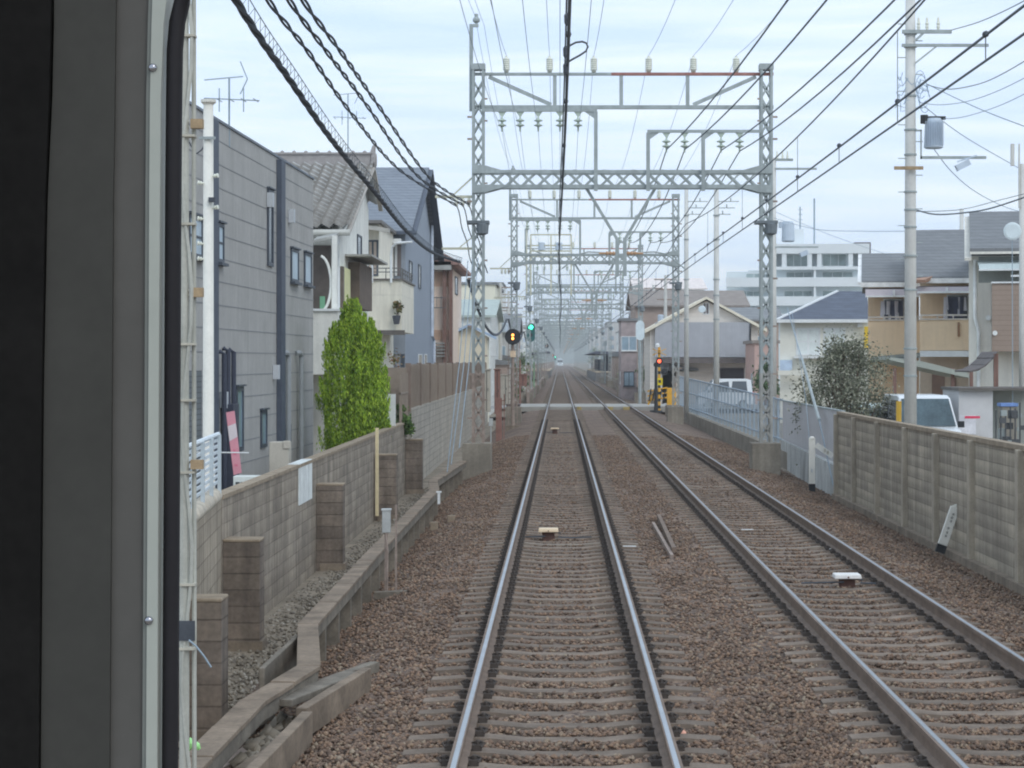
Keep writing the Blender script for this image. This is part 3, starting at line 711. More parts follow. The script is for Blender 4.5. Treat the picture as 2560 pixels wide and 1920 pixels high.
b = MB(); b.tube([(X0, Yt, -.9), (X0+.03, Yt, 1.5), (X0, Yt, 3.9)], [.09, .07, .02], 8); b.build('trunk', M('bark', (92, 78, 66), .95, .2, 6, k=.6), root)
r = np.random.default_rng(5); pts = []; dirs = []
zb, zt_ = .35, PZ(742, Yt)
plumes = []
for i in range(300):
    lobe = i % 5 < 2; zt_ = PZ(782, Yt) if lobe else PZ(742, Yt); t = r.random()**.8; z = zb+(zt_-zb)*t*.93
    prof = np.interp(t, [0, .17, .31, .5, .67, .82, .91, 1], [.66, .8, .84, .82, .68, .48, .24, .03])
    a = r.random()*6.283; rr = prof*(.62+.38*r.random())*(.7 if lobe else .97); plumes.append((X0+(.27 if lobe else -.05)+math.cos(a)*rr, Yt+math.sin(a)*rr, z, a, .2+.12*r.random()))
for (x, y, z, a, ln) in plumes:
    for k in range(165):
        u = r.random(); q = r.normal(0, .042*(1.25-u), 3)
        pts.append((x+math.cos(a)*.1*u+q[0], y+math.sin(a)*.1*u+q[1], z+(u-.35)*ln*1.7+q[2]))
for k in range(30000):
    lobe = k % 5 < 2; zt_ = PZ(782, Yt) if lobe else PZ(742, Yt)
    t = r.random(); pr = np.interp(t, [0, .17, .31, .5, .67, .82, .91, 1], [.6, .74, .78, .76, .62, .44, .2, .02])*math.sqrt(r.random())*(.7 if lobe else .97); a = r.random()*6.28
    pts.append((X0+(.27 if lobe else -.05)+pr*math.cos(a), Yt+pr*math.sin(a), zb+(zt_-zb)*t*.95))
V, Fq = leaves(pts, .022, 6, ((0, 0, 1), .65), 3.6)
arr_mesh('crown', V-np.array(root.location), Fq, CONI, root)
def leafy(name, label, cat, X0, Y, z0, z1, rx, seed, cols, n=9000, leaf=.06, blobs=26, dens=.32, k=.6, group=None, trunk=True):
    root = top(name, label, cat, (X0, Y, z0), group); r = np.random.default_rng(seed); H = z1-z0
    m = M('leaf_'+label[:18].replace(' ', '_'), cols[1], .85, .15, 2, k=k, island=1, cols=cols)
    cl = []; b = MB()
    for i in range(blobs):
        a = r.random()*6.28; t = .2+.8*r.random(); q = math.sqrt(r.random())*rx*math.sin(math.pi*min(.93, t*.8+.12))
        c = Vector((X0+math.cos(a)*q, Y+math.sin(a)*q, z0+H*t*.93)); cl.append(c)
        b.tube([(X0+r.normal()*.04, Y, z0), (X0+(c.x-X0)*.4, Y+(c.y-Y)*.4, z0+H*.3*t+.1), tuple(c)], [.035*H/2, .02*H/2, .006], 5)
    b.build('trunk', M('bark', (92, 78, 66)), root)
    pts = []
    for c in cl:
        s = rx*dens*(.6+.7*r.random())
        g_ = r.normal(0, s*.55, (n//blobs, 3)); pts.append(g_+np.array(c))
    P_ = np.concatenate(pts); P_ = P_[P_[:, 2] > z0+.02]
    V, Fq = leaves(P_, leaf, seed+1, None, 1.9); arr_mesh('crown', V-np.array(root.location), Fq, m, root)
    return root
Yb = 60.; 
leafy('shrub', 'loose grey-green shrub with airy twigs behind the panel wall', 'shrub', PX(2120, 61), 61, -.3, PZ(838, 61), 1.38, 21, [(58, 62, 50), (90, 94, 78), (114, 116, 100), (142, 140, 124)], 19000, .042, 70, .3)
leafy('bush', 'small dark green bush between the conifer and the brown fence', 'bush', PX(1003, 57), 57, .6, PZ(1015, 57), .35, 8, [(40, 60, 30), (70, 92, 48), (96, 118, 64)], 1500, .05, 8, .4)
leafy('shrub', 'thin reddish-leaved shrub beside the conifer', 'shrub', PX(990, 62), 62, .4, PZ(880, 62), .3, 31, [(110, 74, 60), (90, 96, 60), (150, 110, 84)], 900, .05, 10, .5)
leafy('tree', 'dark round tree seen between the right gantry post and the peach houses', 'tree', PX(1910, 135), 135, -.4, PZ(905, 135), .9, 44, [(40, 58, 38), (64, 84, 54), (88, 104, 74)], 2500, .1, 14, .4)
# ================================================================ LEFT HOUSES
SIDG = M('grey_siding', (134, 133, 130), .8, .08, 1.2, .001, k=.55, streak=.08)
NAVY = M('navy_trim', (62, 68, 78), .6, .08, 3, k=.55)
root = top('grey_house', 'flat-fronted dark grey siding house behind the near block wall', 'house', (-6.6, 47, -.9))
fr = Frame(-6.62-.0237*8, 33.6, .0237, 1.0)     # starts further forward than the frame shows
tE = fr.t(783); ztop = 7.36
b = MB(); fr.box(b, 0, tE, 0, -8, -1.0, ztop-.05); b.build('wall', SIDG, root)
g = MB(); z = ztop-.42
while z > -.6: fr.box(g, 0, tE, .001, .006, z, z+.022); fr_z = z; z -= .455
g.build('siding_joints', M('joint_dark', (110, 111, 112), .8, .05, k=.55), root)
g = MB(); fr.box(g, -.05, tE+.04, -8, .03, ztop-.05, ztop); g.build('roof_edge', M('roof_edge_grey', (92, 98, 106), .6, k=.6), root)
g = MB(); t0, t1 = fr.t(528), fr.t(541); fr.box(g, t0, t1, .006, .05, -.9, ztop-.06); g.build('corner_trim', NAVY, root)
g = MB(); t0, t1 = fr.t(691), fr.t(701); fr.box(g, t0, t1, .007, .12, -.9, ztop-.1); g.build('downpipe', NAVY, root)
wpx(root, fr, 469, 503, 533, 639, FRM, FGL, 1, wd=.07, cross=1, hood=True, sill=True)
wpx(root, fr, 541.5, 556, 556, 655, FRM, FGL, 1, wd=.07, cross=1, hood=True, sill=True)
wpx(root, fr, 667, 680, 471, 664, FRM, DGL, 1, wd=.09, hood=True)
for a in ((725.5, 743.6, 620, 703), (759, 776, 630, 711)): wpx(root, fr, *a, FRM, FGL, 1, wd=.07, hood=True, sill=True)
wpx(root, fr, 588, 605, 967, 1130, FRM, GLS, 1, wd=.09, hood=True)
wpx(root, fr, 650, 664, 1026, 1120, FRM, GLS, 1, wd=.08, hood=True); wpx(root, fr, 714, 724, 1062, 1108, FRM, DGL, 1, wd=.07)
t0, t1, z0, z1 = fr.rect(469, 503, 927, 1150); g = MB(); fr.box(g, t0, t1, .002, .012, -.8, z1); g.build('garage_door', M('shutter_dark', (88, 92, 94), .7, .1, k=.55, pat=(9, .1, .01, .03)), root)
g = MB()
for px, py, ww in ((668, 500, .12), (722, 540, .12), (683, 930, .14), (551, 1000, .1)):
    t = fr.t(px); z = fr.z(px, py); fr.box(g, t-.1, t+.1, .007, .14, z-.16, z+.16)
g.build('vent_hoods', M('vent_grey', (150, 154, 158), .6, .08, k=.55), root)
for px0, pt, pb in ((708, 885, 1290), (741, 885, 1180)):
    t = fr.t(px0); zt1 = fr.z(px0, pt); q = [fr.p(t-.25, .02, zt1+.02), fr.p(t-.15, .1, zt1+.03), fr.p(t, .12, zt1-.05), fr.p(t, .12, zt1-.3), fr.p(t, .12, -.8)]
    MB().tube(q, .06, 8).build('drain_pipe', M('pipe_grey', (118, 122, 124), .5, .08, k=.55), root)
for px0, pt in ((545, 885), (555, 877), (569, 880)):
    t = fr.t(px0); zt1 = fr.z(px0, pt); MB().tube([fr.p(t, .02, zt1+.05), fr.p(t, .12, zt1), fr.p(t, .12, -.8)], .05, 8).build('black_pipe', M('pipe_black', (52, 56, 68), .5, .08, k=.6), root)
g = MB(); t = fr.t(558); fr.box(g, t-.3, t+.35, .02, .25, -.8, fr.z(558, 1010)); g.build('dark_duct', M('pipe_black', (52, 56, 68)), root)
# things in front of the grey house
def antenna(label, px, py0, py1, Y, w_=1.1):
    x = PX(px, Y); z0, z1 = PZ(py1, Y), PZ(py0, Y); root = top('tv_antenna', label, 'antenna', (x, Y, z0), 'television aerials on the left roofs')
    MB().tube([(x, Y, z0-.3), (x, Y, z1)], .018, 6).build('mast', WIREL, root)
    b = MB(); zz = z1-.42*(z1-z0)
    b.bar((x-w_*.45, Y, zz+.05), (x+w_*.55, Y, zz), .02)
    for i in range(5): q = x-w_*.4+i*w_*.22; b.bar((q, Y-.35, zz), (q, Y+.35, zz+.02), .014); 
    for i in (1, 3): q = x-w_*.4+i*w_*.22; b.bar((q, Y, zz-.22), (q, Y, zz+.25), .02)
    zt = z1-.02
    b.bar((x-w_*.45, Y, zt-.02), (x+w_*.25, Y, zt+.05), .02); b.bar((x+w_*.2, Y, zt+.35), (x+w_*.33, Y, zt), .02); b.bar((x+w_*.33, Y, zt), (x+w_*.2, Y, zt-.3), .02)
    b.build('elements', WIREL, root)
antenna('television aerial on the roof of the grey siding house', 573, 195, 330, 43)
antenna('television aerial above the tiled roof', 870, 235, 380, 72)
# white pole
x, Y = PX(521, 27.6), 27.6
root = top('white_pole', 'white round pole with flat cap and small insulators in front of the grey house', 'pole', (x, Y, -.9))
WP = M('white_paint', (206, 204, 195), .6, .07, 3, k=.62)
MB().lathe((x, Y, -.9), [(0, .085), (PZ(1165, Y)+.9, .085), (PZ(1165, Y)+.94, .071), (PZ(258, Y)+.9, .063)], 14).build('shaft', WP, root, smooth=True)
MB().lathe((x, Y, PZ(262, Y)), [(0, .062), (.03, .098), (.065, .098), (.07, .01)], 14).build('cap', WP, root)
b = MB()
for px, py in ((502, 459), (533, 441), (528, 520), (501, 548), (506, 610), (500, 648)):
    p = P(px, py, Y); s = 1 if px > 520 else -1; b.lathe((x+s*.05, Y-.02, p.z), [(0, .012), (.03, .012), (.035, .026), (.05, .026), (.055, .012), (.07, .03), (.085, .03), (.09, .01)], 8, (s, -.3, .1))
b.build('knob_insulator', PORC, root)
b = MB(); p = P(529, 500, Y-.05); b.box(p.x-.03, p.x+.05, Y-.12, Y-.06, p.z-.03, p.z+.03); b.build('black_clamp', CABLE, root)
b = MB(); b.box(PX(500, Y), PX(541, Y), Y-.09, Y-.06, PZ(350, Y), PZ(343, Y)); b.build('pole_band', GALV, root)
b = MB(); b.tube([P(470, 350, Y), P(482, 372, Y), P(492, 384, Y), P(505, 374, Y), P(512, 362, Y)], .01, 5); b.build('pole_cable', CABLE, root)
# slim lattice mast by the cab window
x, Y = -2.24, 13.0; root = top('trackside_mast', 'slim pale pipe-and-strap mast close to the train window', 'mast', (x, Y, -.6))
PM = M('mast_paint', (148, 148, 140), .6, .12, 5, k=.6, streak=.2)
b = MB(); b.tube([(x-.02, Y, -.6), (x-.025, Y, 6)], .03, 8); b.tube([(x+.035, Y+.03, -.6), (x+.03, Y+.03, 6)], .014, 8); b.build('pipe', PM, root)
b = MB(); pts = [(x+.0+.03*math.sin(k*.9), Y-.03, -.4+k*.22) for k in range(30)]; b.tube(pts, .011, 6); b.build('winding_cable', PM, root)
b = MB()
for py in (90, 340, 560, 860, 1000, 1180, 1460, 1620): p = P(455, py, Y); b.box(x-.045, x+.048, Y-.045, Y+.04, p.z-.008, p.z+.006)
b.build('straps', M('strap_metal', (150, 146, 134), .6, .2, k=.6), root)
b = MB()
for py in (310, 731, 1161):
    p = P(480, py, Y); b.box(PX(478, Y), PX(508, Y), Y-.03, Y+.03, p.z-.028, p.z+.028)
b.build('timber_bracket', M('bracket_wood', (134, 116, 92), .9, .2, 8, k=.6), root)
b = MB()
for py in (310, 731, 1161):
    for dz in (-.015, .015):
        p = P(466, py, Y); b.lathe((p.x-.02, Y, p.z+dz), [(0, .008), (.012, .014), (.02, .008), (.035, .008)], 8, (1, 0, 0))
b.build('bolt', PORC, root)
b = MB(); p = P(441, 890, Y-.06); b.box(p.x-.015, p.x+.02, Y-.06, Y-.05, PZ(950, Y), PZ(840, Y)); b.build('white_tag', WFR, root)
b = MB(); b.box(x-.045, x+.05, Y-.046, Y-.036, PZ(1600, Y), PZ(1550, Y)); b.build('black_band', CABLE, root)
b = MB(); pts = [P(472, 1600, Y-.1), P(490, 1615, Y-.1), P(510, 1640, Y-.1), P(528, 1668, Y-.1)]; b.tube(pts, .006, 5); b.build('loose_chain', WIREL, root)
# banner, AC, meter box, laundry pole
PINK = M('banner_pink', (226, 158, 172), .8, .06, 2, k=.62)
Yp = 37.; root = top('banner', 'narrow pink and white banner leaning by the grey house', 'banner', tuple(P(590, 1185, Yp)))
a = [P(565, 1031, Yp), P(586, 1027, Yp), P(604, 1182, Yp), P(584, 1188, Yp)]
MB().prism(a, (0, .02, 0)).build('cloth', PINK, root)
lerp = lambda u, v, t: u+(v-u)*t
b = MB(); q0, q1, q2, q3 = a[0], a[1], a[2], a[3]
b.prism([lerp(q0, q3, .22)+Vector((0, -.004, 0)), lerp(q1, q2, .2)+Vector((0, -.004, 0)), lerp(q1, q2, .42)+Vector((0, -.004, 0)), lerp(q0, q3, .46)+Vector((0, -.004, 0))], (0, .003, 0))
b.build('white_patch', M('banner_white', (236, 226, 230), .8, .05, k=.62), root)
b = MB()
for t, c in ((.62, .012), (.68, .02), (.86, .022)):
    p = lerp(lerp(q0, q3, t), lerp(q1, q2, t), .5); b.box(p.x-.012-c, p.x+c, Yp-.006, Yp-.002, p.z-.016, p.z+.016)
b.build('faded_lettering', M('banner_ink', (196, 112, 132), .8, .05, k=.62), root)
Yp = 35.; b = MB(); b.tube([P(440, 1130, Yp), P(622, 1132, Yp)], .012, 6); b.build('laundry_pole', WFR, None, tuple(P(530, 1131, Yp)), label='thin white horizontal pole behind the louvred fence', cat='pole')
root = top('air_conditioner', 'pale grey outdoor air conditioner unit behind the block wall', 'air conditioner', tuple(P(620, 1225, 33)))
Yp = 33.; xa, xb = PX(586, Yp), PX(657, Yp); b = MB(); b.box(xa-.02, xb, Yp, Yp+.3, -.1+.2, PZ(1190, Yp)); b.build('case', M('ac_case', (176, 180, 176), .5, .06, k=.6), root, bevel=.015)
b = MB(); z0, z1 = .6, PZ(1200, Yp)-.03
b.box(xa+.01, xa+.24, Yp-.006, Yp-.002, z0-.3, z1); b.build('fan_opening', M('ac_dark', (54, 60, 62), .7, k=.6), root)
b = MB()
for i in range(4): b.box(xa+.01+i*.075, xa+.018+i*.075, Yp-.02, Yp-.007, z0-.3, z1)
for i in range(6): b.box(xa+.01, xa+.24, Yp-.016, Yp-.008, z0-.3+i*.09, z0-.292+i*.09)
b.build('grille', M('ac_case', (176, 180, 176)), root)
Yp = 38.5; b = MB(); b.box(PX(673, Yp), PX(722, Yp), Yp, Yp+.35, -.9, PZ(1105, Yp)); b.box(PX(708, Yp), PX(726, Yp), Yp-.03, Yp+.05, PZ(1122, Yp), PZ(1102, Yp))
b.build('storage_cabinet', M('cabinet_beige', (160, 156, 146), .6, .08, k=.6), None, (PX(700, Yp), Yp, -.9), label='plain beige cabinet standing behind the wall at the grey house', cat='cabinet', bevel=.012)
# ---- traditional tiled house
TILE = M('kawara_tile', (160, 162, 162), .7, .18, 3, k=.72, streak=.1)
WST = M('white_stucco', (190, 190, 184), .9, .08, 1.5, k=.55, streak=.12)
root = top('tiled_house', 'old white house with big wavy grey tiled roof and ridge', 'house', (-9, 68, -.9))
Ye, Yr, ze, zr = 61.3, 69.7, 6.42, 9.05
def tiled(x0, x1, Ye, Yr, ze, zr, pitch=.36, rows=19, sag=.25):
    V = []; Fq = []; nx = int((x1-x0)/pitch*6); 
    for j in range(rows):
        for e in (0, 1):
            t = (j+e)/rows; y = Ye+(Yr-Ye)*t; zb_ = ze+(zr-ze)*t-sag*4*t*(1-t)*.5+(-.01 if e else .1)
            for i in range(nx+1):
                x = x0+(x1-x0)*i/nx; V.append((x, y+(-.06+.05*math.sin(2*math.pi*x/pitch) if not e else 0), zb_+.06*math.sin(2*math.pi*x/pitch)+.02*math.sin(4*math.pi*x/pitch)))
    w1 = nx+1
    for j in range(rows*2-1):
        for i in range(nx): q = j*w1+i; Fq.append((q, q+1, q+w1+1, q+w1))
    return np.array(V), np.array(Fq)
V, Fq = tiled(-15, -6.0, Ye, Yr, ze, zr); rf = arr_mesh('roof', V-np.array(root.location), Fq, TILE, root)
rf.data.materials.append(M('tile_end_shade', (130, 128, 124), .9, .2, 4, k=.72)); nxr = int(9.0/.36*6); mi = np.repeat(np.arange(37) % 2, nxr).astype(np.int32); rf.data.polygons.foreach_set('material_index', mi)  # risers get a darker colour, painting in the shadow below each tile end
V2, Fq2 = tiled(-15, -6.0, 72.8, Yr, 7.9, zr, rows=7, sag=0); arr_mesh('rear_roof', V2-np.array(root.location), Fq2, TILE, root)
b = MB(); b.box(-15, -6.1, Yr-.16, Yr+.16, zr-.1, zr+.28); b.box(-15, -6.05, Yr-.22, Yr+.22, zr+.28, zr+.34)
for i in range(24): b.lathe((-6.3-i*.38, Yr, zr+.34), [(0, .08), (.05, .06), (.08, .01)], 6)
b.lathe((-6.08, Yr, zr+.1), [(0, .26), (.1, .3), (.16, .2)], 10, (1, 0, 0)); b.tube([(-6.05, Yr, zr+.3), (-6.0, Yr, zr+.55), (-5.95, Yr, zr+.62)], [.1, .06, .02], 6)
b.build('ridge', M('ridge_tile', (128, 124, 122), .7, .12, 5, k=.62), root)
wl = MB(); wl.prism([(-6.4, 62.3, -.9), (-6.4, 72.2, -.9), (-6.4, 72.2, 7.7), (-6.4, Yr, 8.75), (-6.4, 62.3, 6.45)], (-8, 0, 0)); wl.build('wall', WST, root)
b = MB(); b.bar((-6.03, Ye+.1, ze-.1), (-6.03, Yr, zr-.12), .08, .14, (1, 0, 0)); b.bar((-6.03, 72.7, 7.75), (-6.03, Yr, zr-.12), .08, .14, (1, 0, 0)); b.build('bargeboard', M('barge_grey', (150, 146, 140), .8, .15, k=.6), root)
b = MB(); b.tube([(-15, Ye-.08, ze-.1), (-5.95, Ye-.08, ze-.1)], .09, 8); b.build('gutter', M('gutter_pale', (158, 158, 152), .6, .1, k=.6), root)
b = MB(); x = PX(839, 61.5); z = ze-.15; b.lathe((x, 61.5, z-.3), [(0, .07), (.1, .13), (.32, .17)], 4); b.tube([(x, 61.5, z-.3), (x, 62.0, z-.6), (x, 62.15, z-.9), (x, 62.15, 1.5)], .06, 8); b.build('downpipe', WFR, root)
fy = Frame(-15, 62.3, 1, 0)
b = MB(); b.prism([(PX(783, 60), 60, PZ(600, 60)), (PX(838, 60), 60, PZ(588, 60)), (PX(838, 60), 62.3, PZ(560, 60)), (PX(783, 60), 62.3, PZ(570, 60))], (0, 0, -.07)); b.build('awning', M('awning_grey', (134, 134, 130), .7, k=.6), root)
b = MB(); zB0, zB1 = PZ(936, 58.5), PZ(778, 58.5); b.prism([(-9, 58.2, zB0), (-6.02, 58.2, zB0), (-5.98, 58.2, zB1), (-9, 58.2, zB1)], (0, 4.1, 0)); b.build('balcony', WST, root)
b = MB(); b.box(-9, -5.95, 58.12, 62.3, zB1, zB1+.06); b.build('balcony_cap', WFR, root)
b = MB(); t0, t1 = -8.5+15, PX(828, 62.3)+15; fy.box(b, t0, t1, .005, .03, PZ(775, 62), PZ(612, 62)); b.build('dark_recess', M('recess_wood', (72, 66, 62), .8, .15, 4, k=.55), root)
b = MB(); zc = PZ(710, 60); pts = [Vector((PX(800, 60)+.32*math.cos(a), 59.9, zc+.78*math.sin(a))) for a in np.linspace(-1.45, 1.45, 14)]; b.tube(pts, .04, 6); b.box(PX(838, 60)-.07, PX(838, 60)+.07, 59.8, 60, PZ(775, 60), PZ(590, 60)); b.build('arch_frame', WST, root)
b = MB(); fy.box(b, PX(800, 62.3)+15, PX(813, 62.3)+15, .035, .05, PZ(772, 62), PZ(740, 62)); b.build('green_curtain', M('curtain_green', (96, 138, 110), .8, .1, k=.6), root)
fx = Frame(-6.4, 60, 0, 1)
t0, t1, z0, z1 = fx.rect(849, 866, 667, 800); b = MB(); fx.box(b, t0, t1, .02, .12, z0, z1); b.build('cream_panel', M('panel_cream', (210, 208, 158), .6, .05, k=.6), root); b = MB(); fx.box(b, t0-.35, t0-.01, .01, .14, z0, z1); b.build('panel_edge', M('panel_brown', (92, 84, 76), .6, k=.6), root)
t0, t1, z0, z1 = fx.rect(870, 903, 655, 770); b = MB(); fx.box(b, t0, t1, .003, .35, z0, z1); b.build('timber_bay', M('bay_brown', (88, 78, 70), .85, .15, 3, k=.55), root)
b = MB(); t0, t1 = fx.t(862), fx.t(905); fx.box(b, t0, t1+.4, .0, .8, PZ(655, 68), PZ(650, 68)); b.build('small_canopy', M('awning_grey', (134, 134, 130)), root)
wpx(root, fx, 914-22, 914-12, 585, 640, FRM, DGL)
# ---- cream house with balcony
CRM = M('cream_wall', (192, 188, 176), .9, .07, 1.2, k=.55, streak=.14)
root = top('cream_house', 'cream rendered house with a boxed balcony and flower pots', 'house', (-7.5, 83, -.9))
b = MB(); b.box(-11, -6.75, 80.5, 87.5, -.9, PZ(560, 80.5)); b.build('wall', CRM, root)
b = MB(); b.box(-9.5, -5.82, 79.4, 86, PZ(830, 80), PZ(702, 80)); b.build('balcony', M('cream_balcony', (202, 198, 184), .9, .06, 1, k=.55, streak=.14, pat=(1.8, 3, .012, .02), mortar=.85), root)
b = MB(); zb_ = PZ(702, 80); b.box(-9.6, -5.76, 79.32, 79.5, zb_, zb_+.06); b.box(-5.94, -5.76, 79.5, 86.1, zb_, zb_+.06); b.box(-9.6, -5.7, 79.35, 79.39, PZ(838, 80), PZ(826, 80)); b.build('balcony_cap', M('cap_dark', (86, 82, 78), .7, k=.6), root)
b = MB()
for z in (.3, .44): b.bar((-9.5, 79.4, zb_+z), (-5.85, 79.4, zb_+z), .035); b.bar((-5.85, 79.4, zb_+z), (-5.85, 86, zb_+z), .035)
for x in np.arange(-9.4, -5.8, .6): b.box(x-.015, x+.015, 79.38, 79.42, zb_, zb_+.44)
for y in np.arange(79.4, 86, 1.1): b.box(-5.87, -5.83, y-.015, y+.015, zb_, zb_+.44)
b.build('railing', M('rail_dark', (84, 84, 84), .6, k=.6), root)
b = MB()
for i, (x, y) in enumerate(((-6.9, 79.3), (-6.2, 79.3))):
    b.tube([(x, y, zb_-.1), (x, y, zb_+.9), (x+.05, y-.1, zb_+1.2), (x+.25, y-.3, zb_+1.35), (x+.8, y-.4, zb_+1.38)] if i else [(x, y, zb_-.1), (x, y, zb_+.5), (x-.1, y-.1, zb_+.75), (x-.5, y-.2, zb_+.85)], .045, 6)
b.build('laundry_bracket', WFR, root)
fy = Frame(-11, 80.5, 1, 0); b = MB(); b.prism([(-11, 79.6, PZ(528, 80)), (PX(972, 80), 79.6, PZ(572, 80)), (PX(972, 80), 80.6, PZ(570, 80)), (-11, 80.6, PZ(520, 80))], (0, 0, -.15)); b.build('roof_slab', M('slab_grey', (140, 138, 132), .7, k=.6), root)
b = MB(); b.box(-11, -6.6, 80, 87.6, PZ(560, 80.5), PZ(552, 80.5)); b.build('roof', M('slab_dark', (90, 88, 86), .7, k=.6), root)
wpx(root, fy, 918, 946, 600, 690, FRM, M('shutter_tan', (150, 138, 126), .8, k=.6), 2, wd=.07)
fs = Frame(-6.5, 80.5, 0, 1)
b = MB(); p = P(991, 790, 79.1); b.lathe((p.x, 79.15, p.z-.3), [(0, .1), (.3, .16), (.32, .14)], 10); b.build('plant_pot', CABLE, root)
wpx(root, Frame(-11, 80.5, 1, 0), 1001, 1012, 885, 920, FRM, DGL)
leafy('potted_plant', 'spindly plant on the cream balcony wall', 'plant', PX(991, 79.1), 79.15, PZ(788, 79.1), PZ(755, 79.1), .2, 9, [(90, 70, 50), (70, 84, 50), (130, 100, 70)], 200, .06, 6, .5)
# ---- blue grey slate house
SLT = M('slate_roof', (112, 118, 126), .8, .08, 2, k=.7, pat=(.45, .16, .018, .06), mortar=.7)
BGW = M('bluegrey_wall', (116, 123, 132), .85, .06, 1.5, k=.55)
root = top('slate_house', 'tall blue-grey house with dark slate gable roof', 'house', (-8.5, 97, -.9))
zr_, zf, zbk = PZ(425, 99), PZ(578, 87.5), PZ(640, 108)
b = MB(); b.prism([(-6.3, 88, -.9), (-6.3, 108, -.9), (-6.3, 108, zbk-.1), (-6.3, 99, zr_-.25), (-6.3, 88, zf-.1)], (-7, 0, 0)); b.build('wall', BGW, root)
rt = MB(); rt.prism([(-13.5, 87.3, zf-.1), (-6.0, 87.3, zf-.1), (-6.0, 99, zr_), (-13.5, 99, zr_)], (0, 0, .12)); rt.prism([(-13.5, 108.6, zbk-.2), (-6.0, 108.6, zbk-.2), (-6.0, 99.01, zr_), (-13.5, 99.01, zr_)], (0, 0, .12)); rt.build('roof', SLT, root)
b = MB(); b.bar((-5.96, 87.3, zf-.12), (-5.96, 99, zr_-.02), .08, .3, (1, 0, 0)); b.bar((-5.96, 108.6, zbk-.22), (-5.96, 99, zr_-.02), .08, .3, (1, 0, 0)); b.build('bargeboard', NAVY, root)
b = MB(); b.box(-13, -6, 87.15, 87.3, zf-.14, zf-.02); b.build('gutter', NAVY, root)
fy = Frame(-13, 88, 1, 0); fx = Frame(-6.3, 88, 0, 1)
b = MB(); fy.box(b, PX(950, 88)+13, PX(1003, 88)+13, .003, .03, PZ(690, 88), PZ(600, 88)); b.build('patio_door', M('door_brown', (90, 84, 84), .4, .2, 1, k=.55), root)
b = MB(); fy.box(b, PX(950, 88)+13, PX(1006, 88)+13, .003, 1.0, PZ(612, 88), PZ(600, 88)); b.build('door_canopy', WFR, root)
b = MB()
for px in (962, 975, 990): x = PX(px, 88)+13; fy.box(b, x-.05, x+.05, .031, .06, PZ(690, 88), PZ(612, 88))
b.build('door_frame', WFR, root)
wpx(root, fx, 1022, 1029, 650, 700, FRM, DGL); wpx(root, fx, 1045, 1051, 660, 720, FRM, DGL); wpx(root, fx, 1045, 1054, 885, 915, WFR, DGL); wpx(root, fx, 1060, 1066, 885, 915, WFR, DGL)
b = MB(); t = fx.t(1075); b.tube([fx.p(t, .1, PZ(560, 104)), fx.p(t, .1, PZ(840, 104)), fx.p(t+.8, .15, PZ(850, 104)), fx.p(t+1, .15, -.9)], .07, 6); b.build('downpipe', M('pipe_bluewhite', (170, 178, 188), .5, k=.6), root)
# ---- pink house
PNK = M('pink_render', (208, 190, 174), .9, .07, 1.5, k=.55, streak=.12); RTR = M('red_brown_tile', (140, 112, 104), .8, .2, 3, k=.65, pat=(.3, .25, .03, .2))
root = top('pink_house', 'old pinkish house with worn red-brown roof and balconies', 'house', (-8, 118, -.9))
b = MB(); b.box(-12, -5.75, 112, 126, -.9, 7.6); b.build('wall', PNK, root)
b = MB(); b.prism([(-12, 111.2, 9.9), (-6.9, 111.2, PZ(612, 112)), (-5.2, 111.2, PZ(655, 112)), (-5.2, 111.2, PZ(663, 112)), (-12, 111.2, 7.4)], (0, 15.5, 0)); b.build('roof', RTR, root)
fy = Frame(-12, 112, 1, 0); fx = Frame(-5.75, 112, 0, 1)
for (a, c, d_, e) in ((1083, 1122, 680, 716), (1083, 1122, 825, 850)):
    b = MB(); fy.box(b, PX(a, 112)+12, PX(c, 112)+12, .003, .02, PZ(e, 112), PZ(d_, 112)); b.build('shutter', M('shutter_tan2', (160, 134, 116) if d_ < 700 else (112, 92, 86), .8, k=.55), root)
b = MB(); b.box(PX(1080, 112)+0, -5.6, 111.2, 112, PZ(676, 112), PZ(655, 112)); b.build('eave_board', M('awning_grey', (134, 134, 130)), root)
b = MB()
for z in (PZ(745, 112), PZ(770, 112)): b.bar((PX(1083, 112), 111.4, z), (-5.9, 111.4, z), .04)
for x in np.arange(PX(1083, 112), -5.9, .22): b.box(x-.012, x+.012, 111.38, 111.42, PZ(770, 112), PZ(742, 112))
b.build('railing', M('rail_dark', (84, 84, 84)), root)
b = MB()
for px in (1112, 1128): x = PX(px, 112); b.box(x-.09, x+.09, 111.6, 111.9, PZ(910, 112), PZ(660, 112))
b.build('timber_post', M('post_brown', (108, 84, 76), .8, k=.6), root)
b = MB()
for i in range(5): z = PZ(860+i*8, 112); b.box(PX(1083, 112), -5.95, 111.3, 111.8, z, z+.07)
b.build('lower_louvre', M('awning_grey', (134, 134, 130)), root)
wpx(root, fx, 1137, 1143, 690, 735, FRM, DGL)
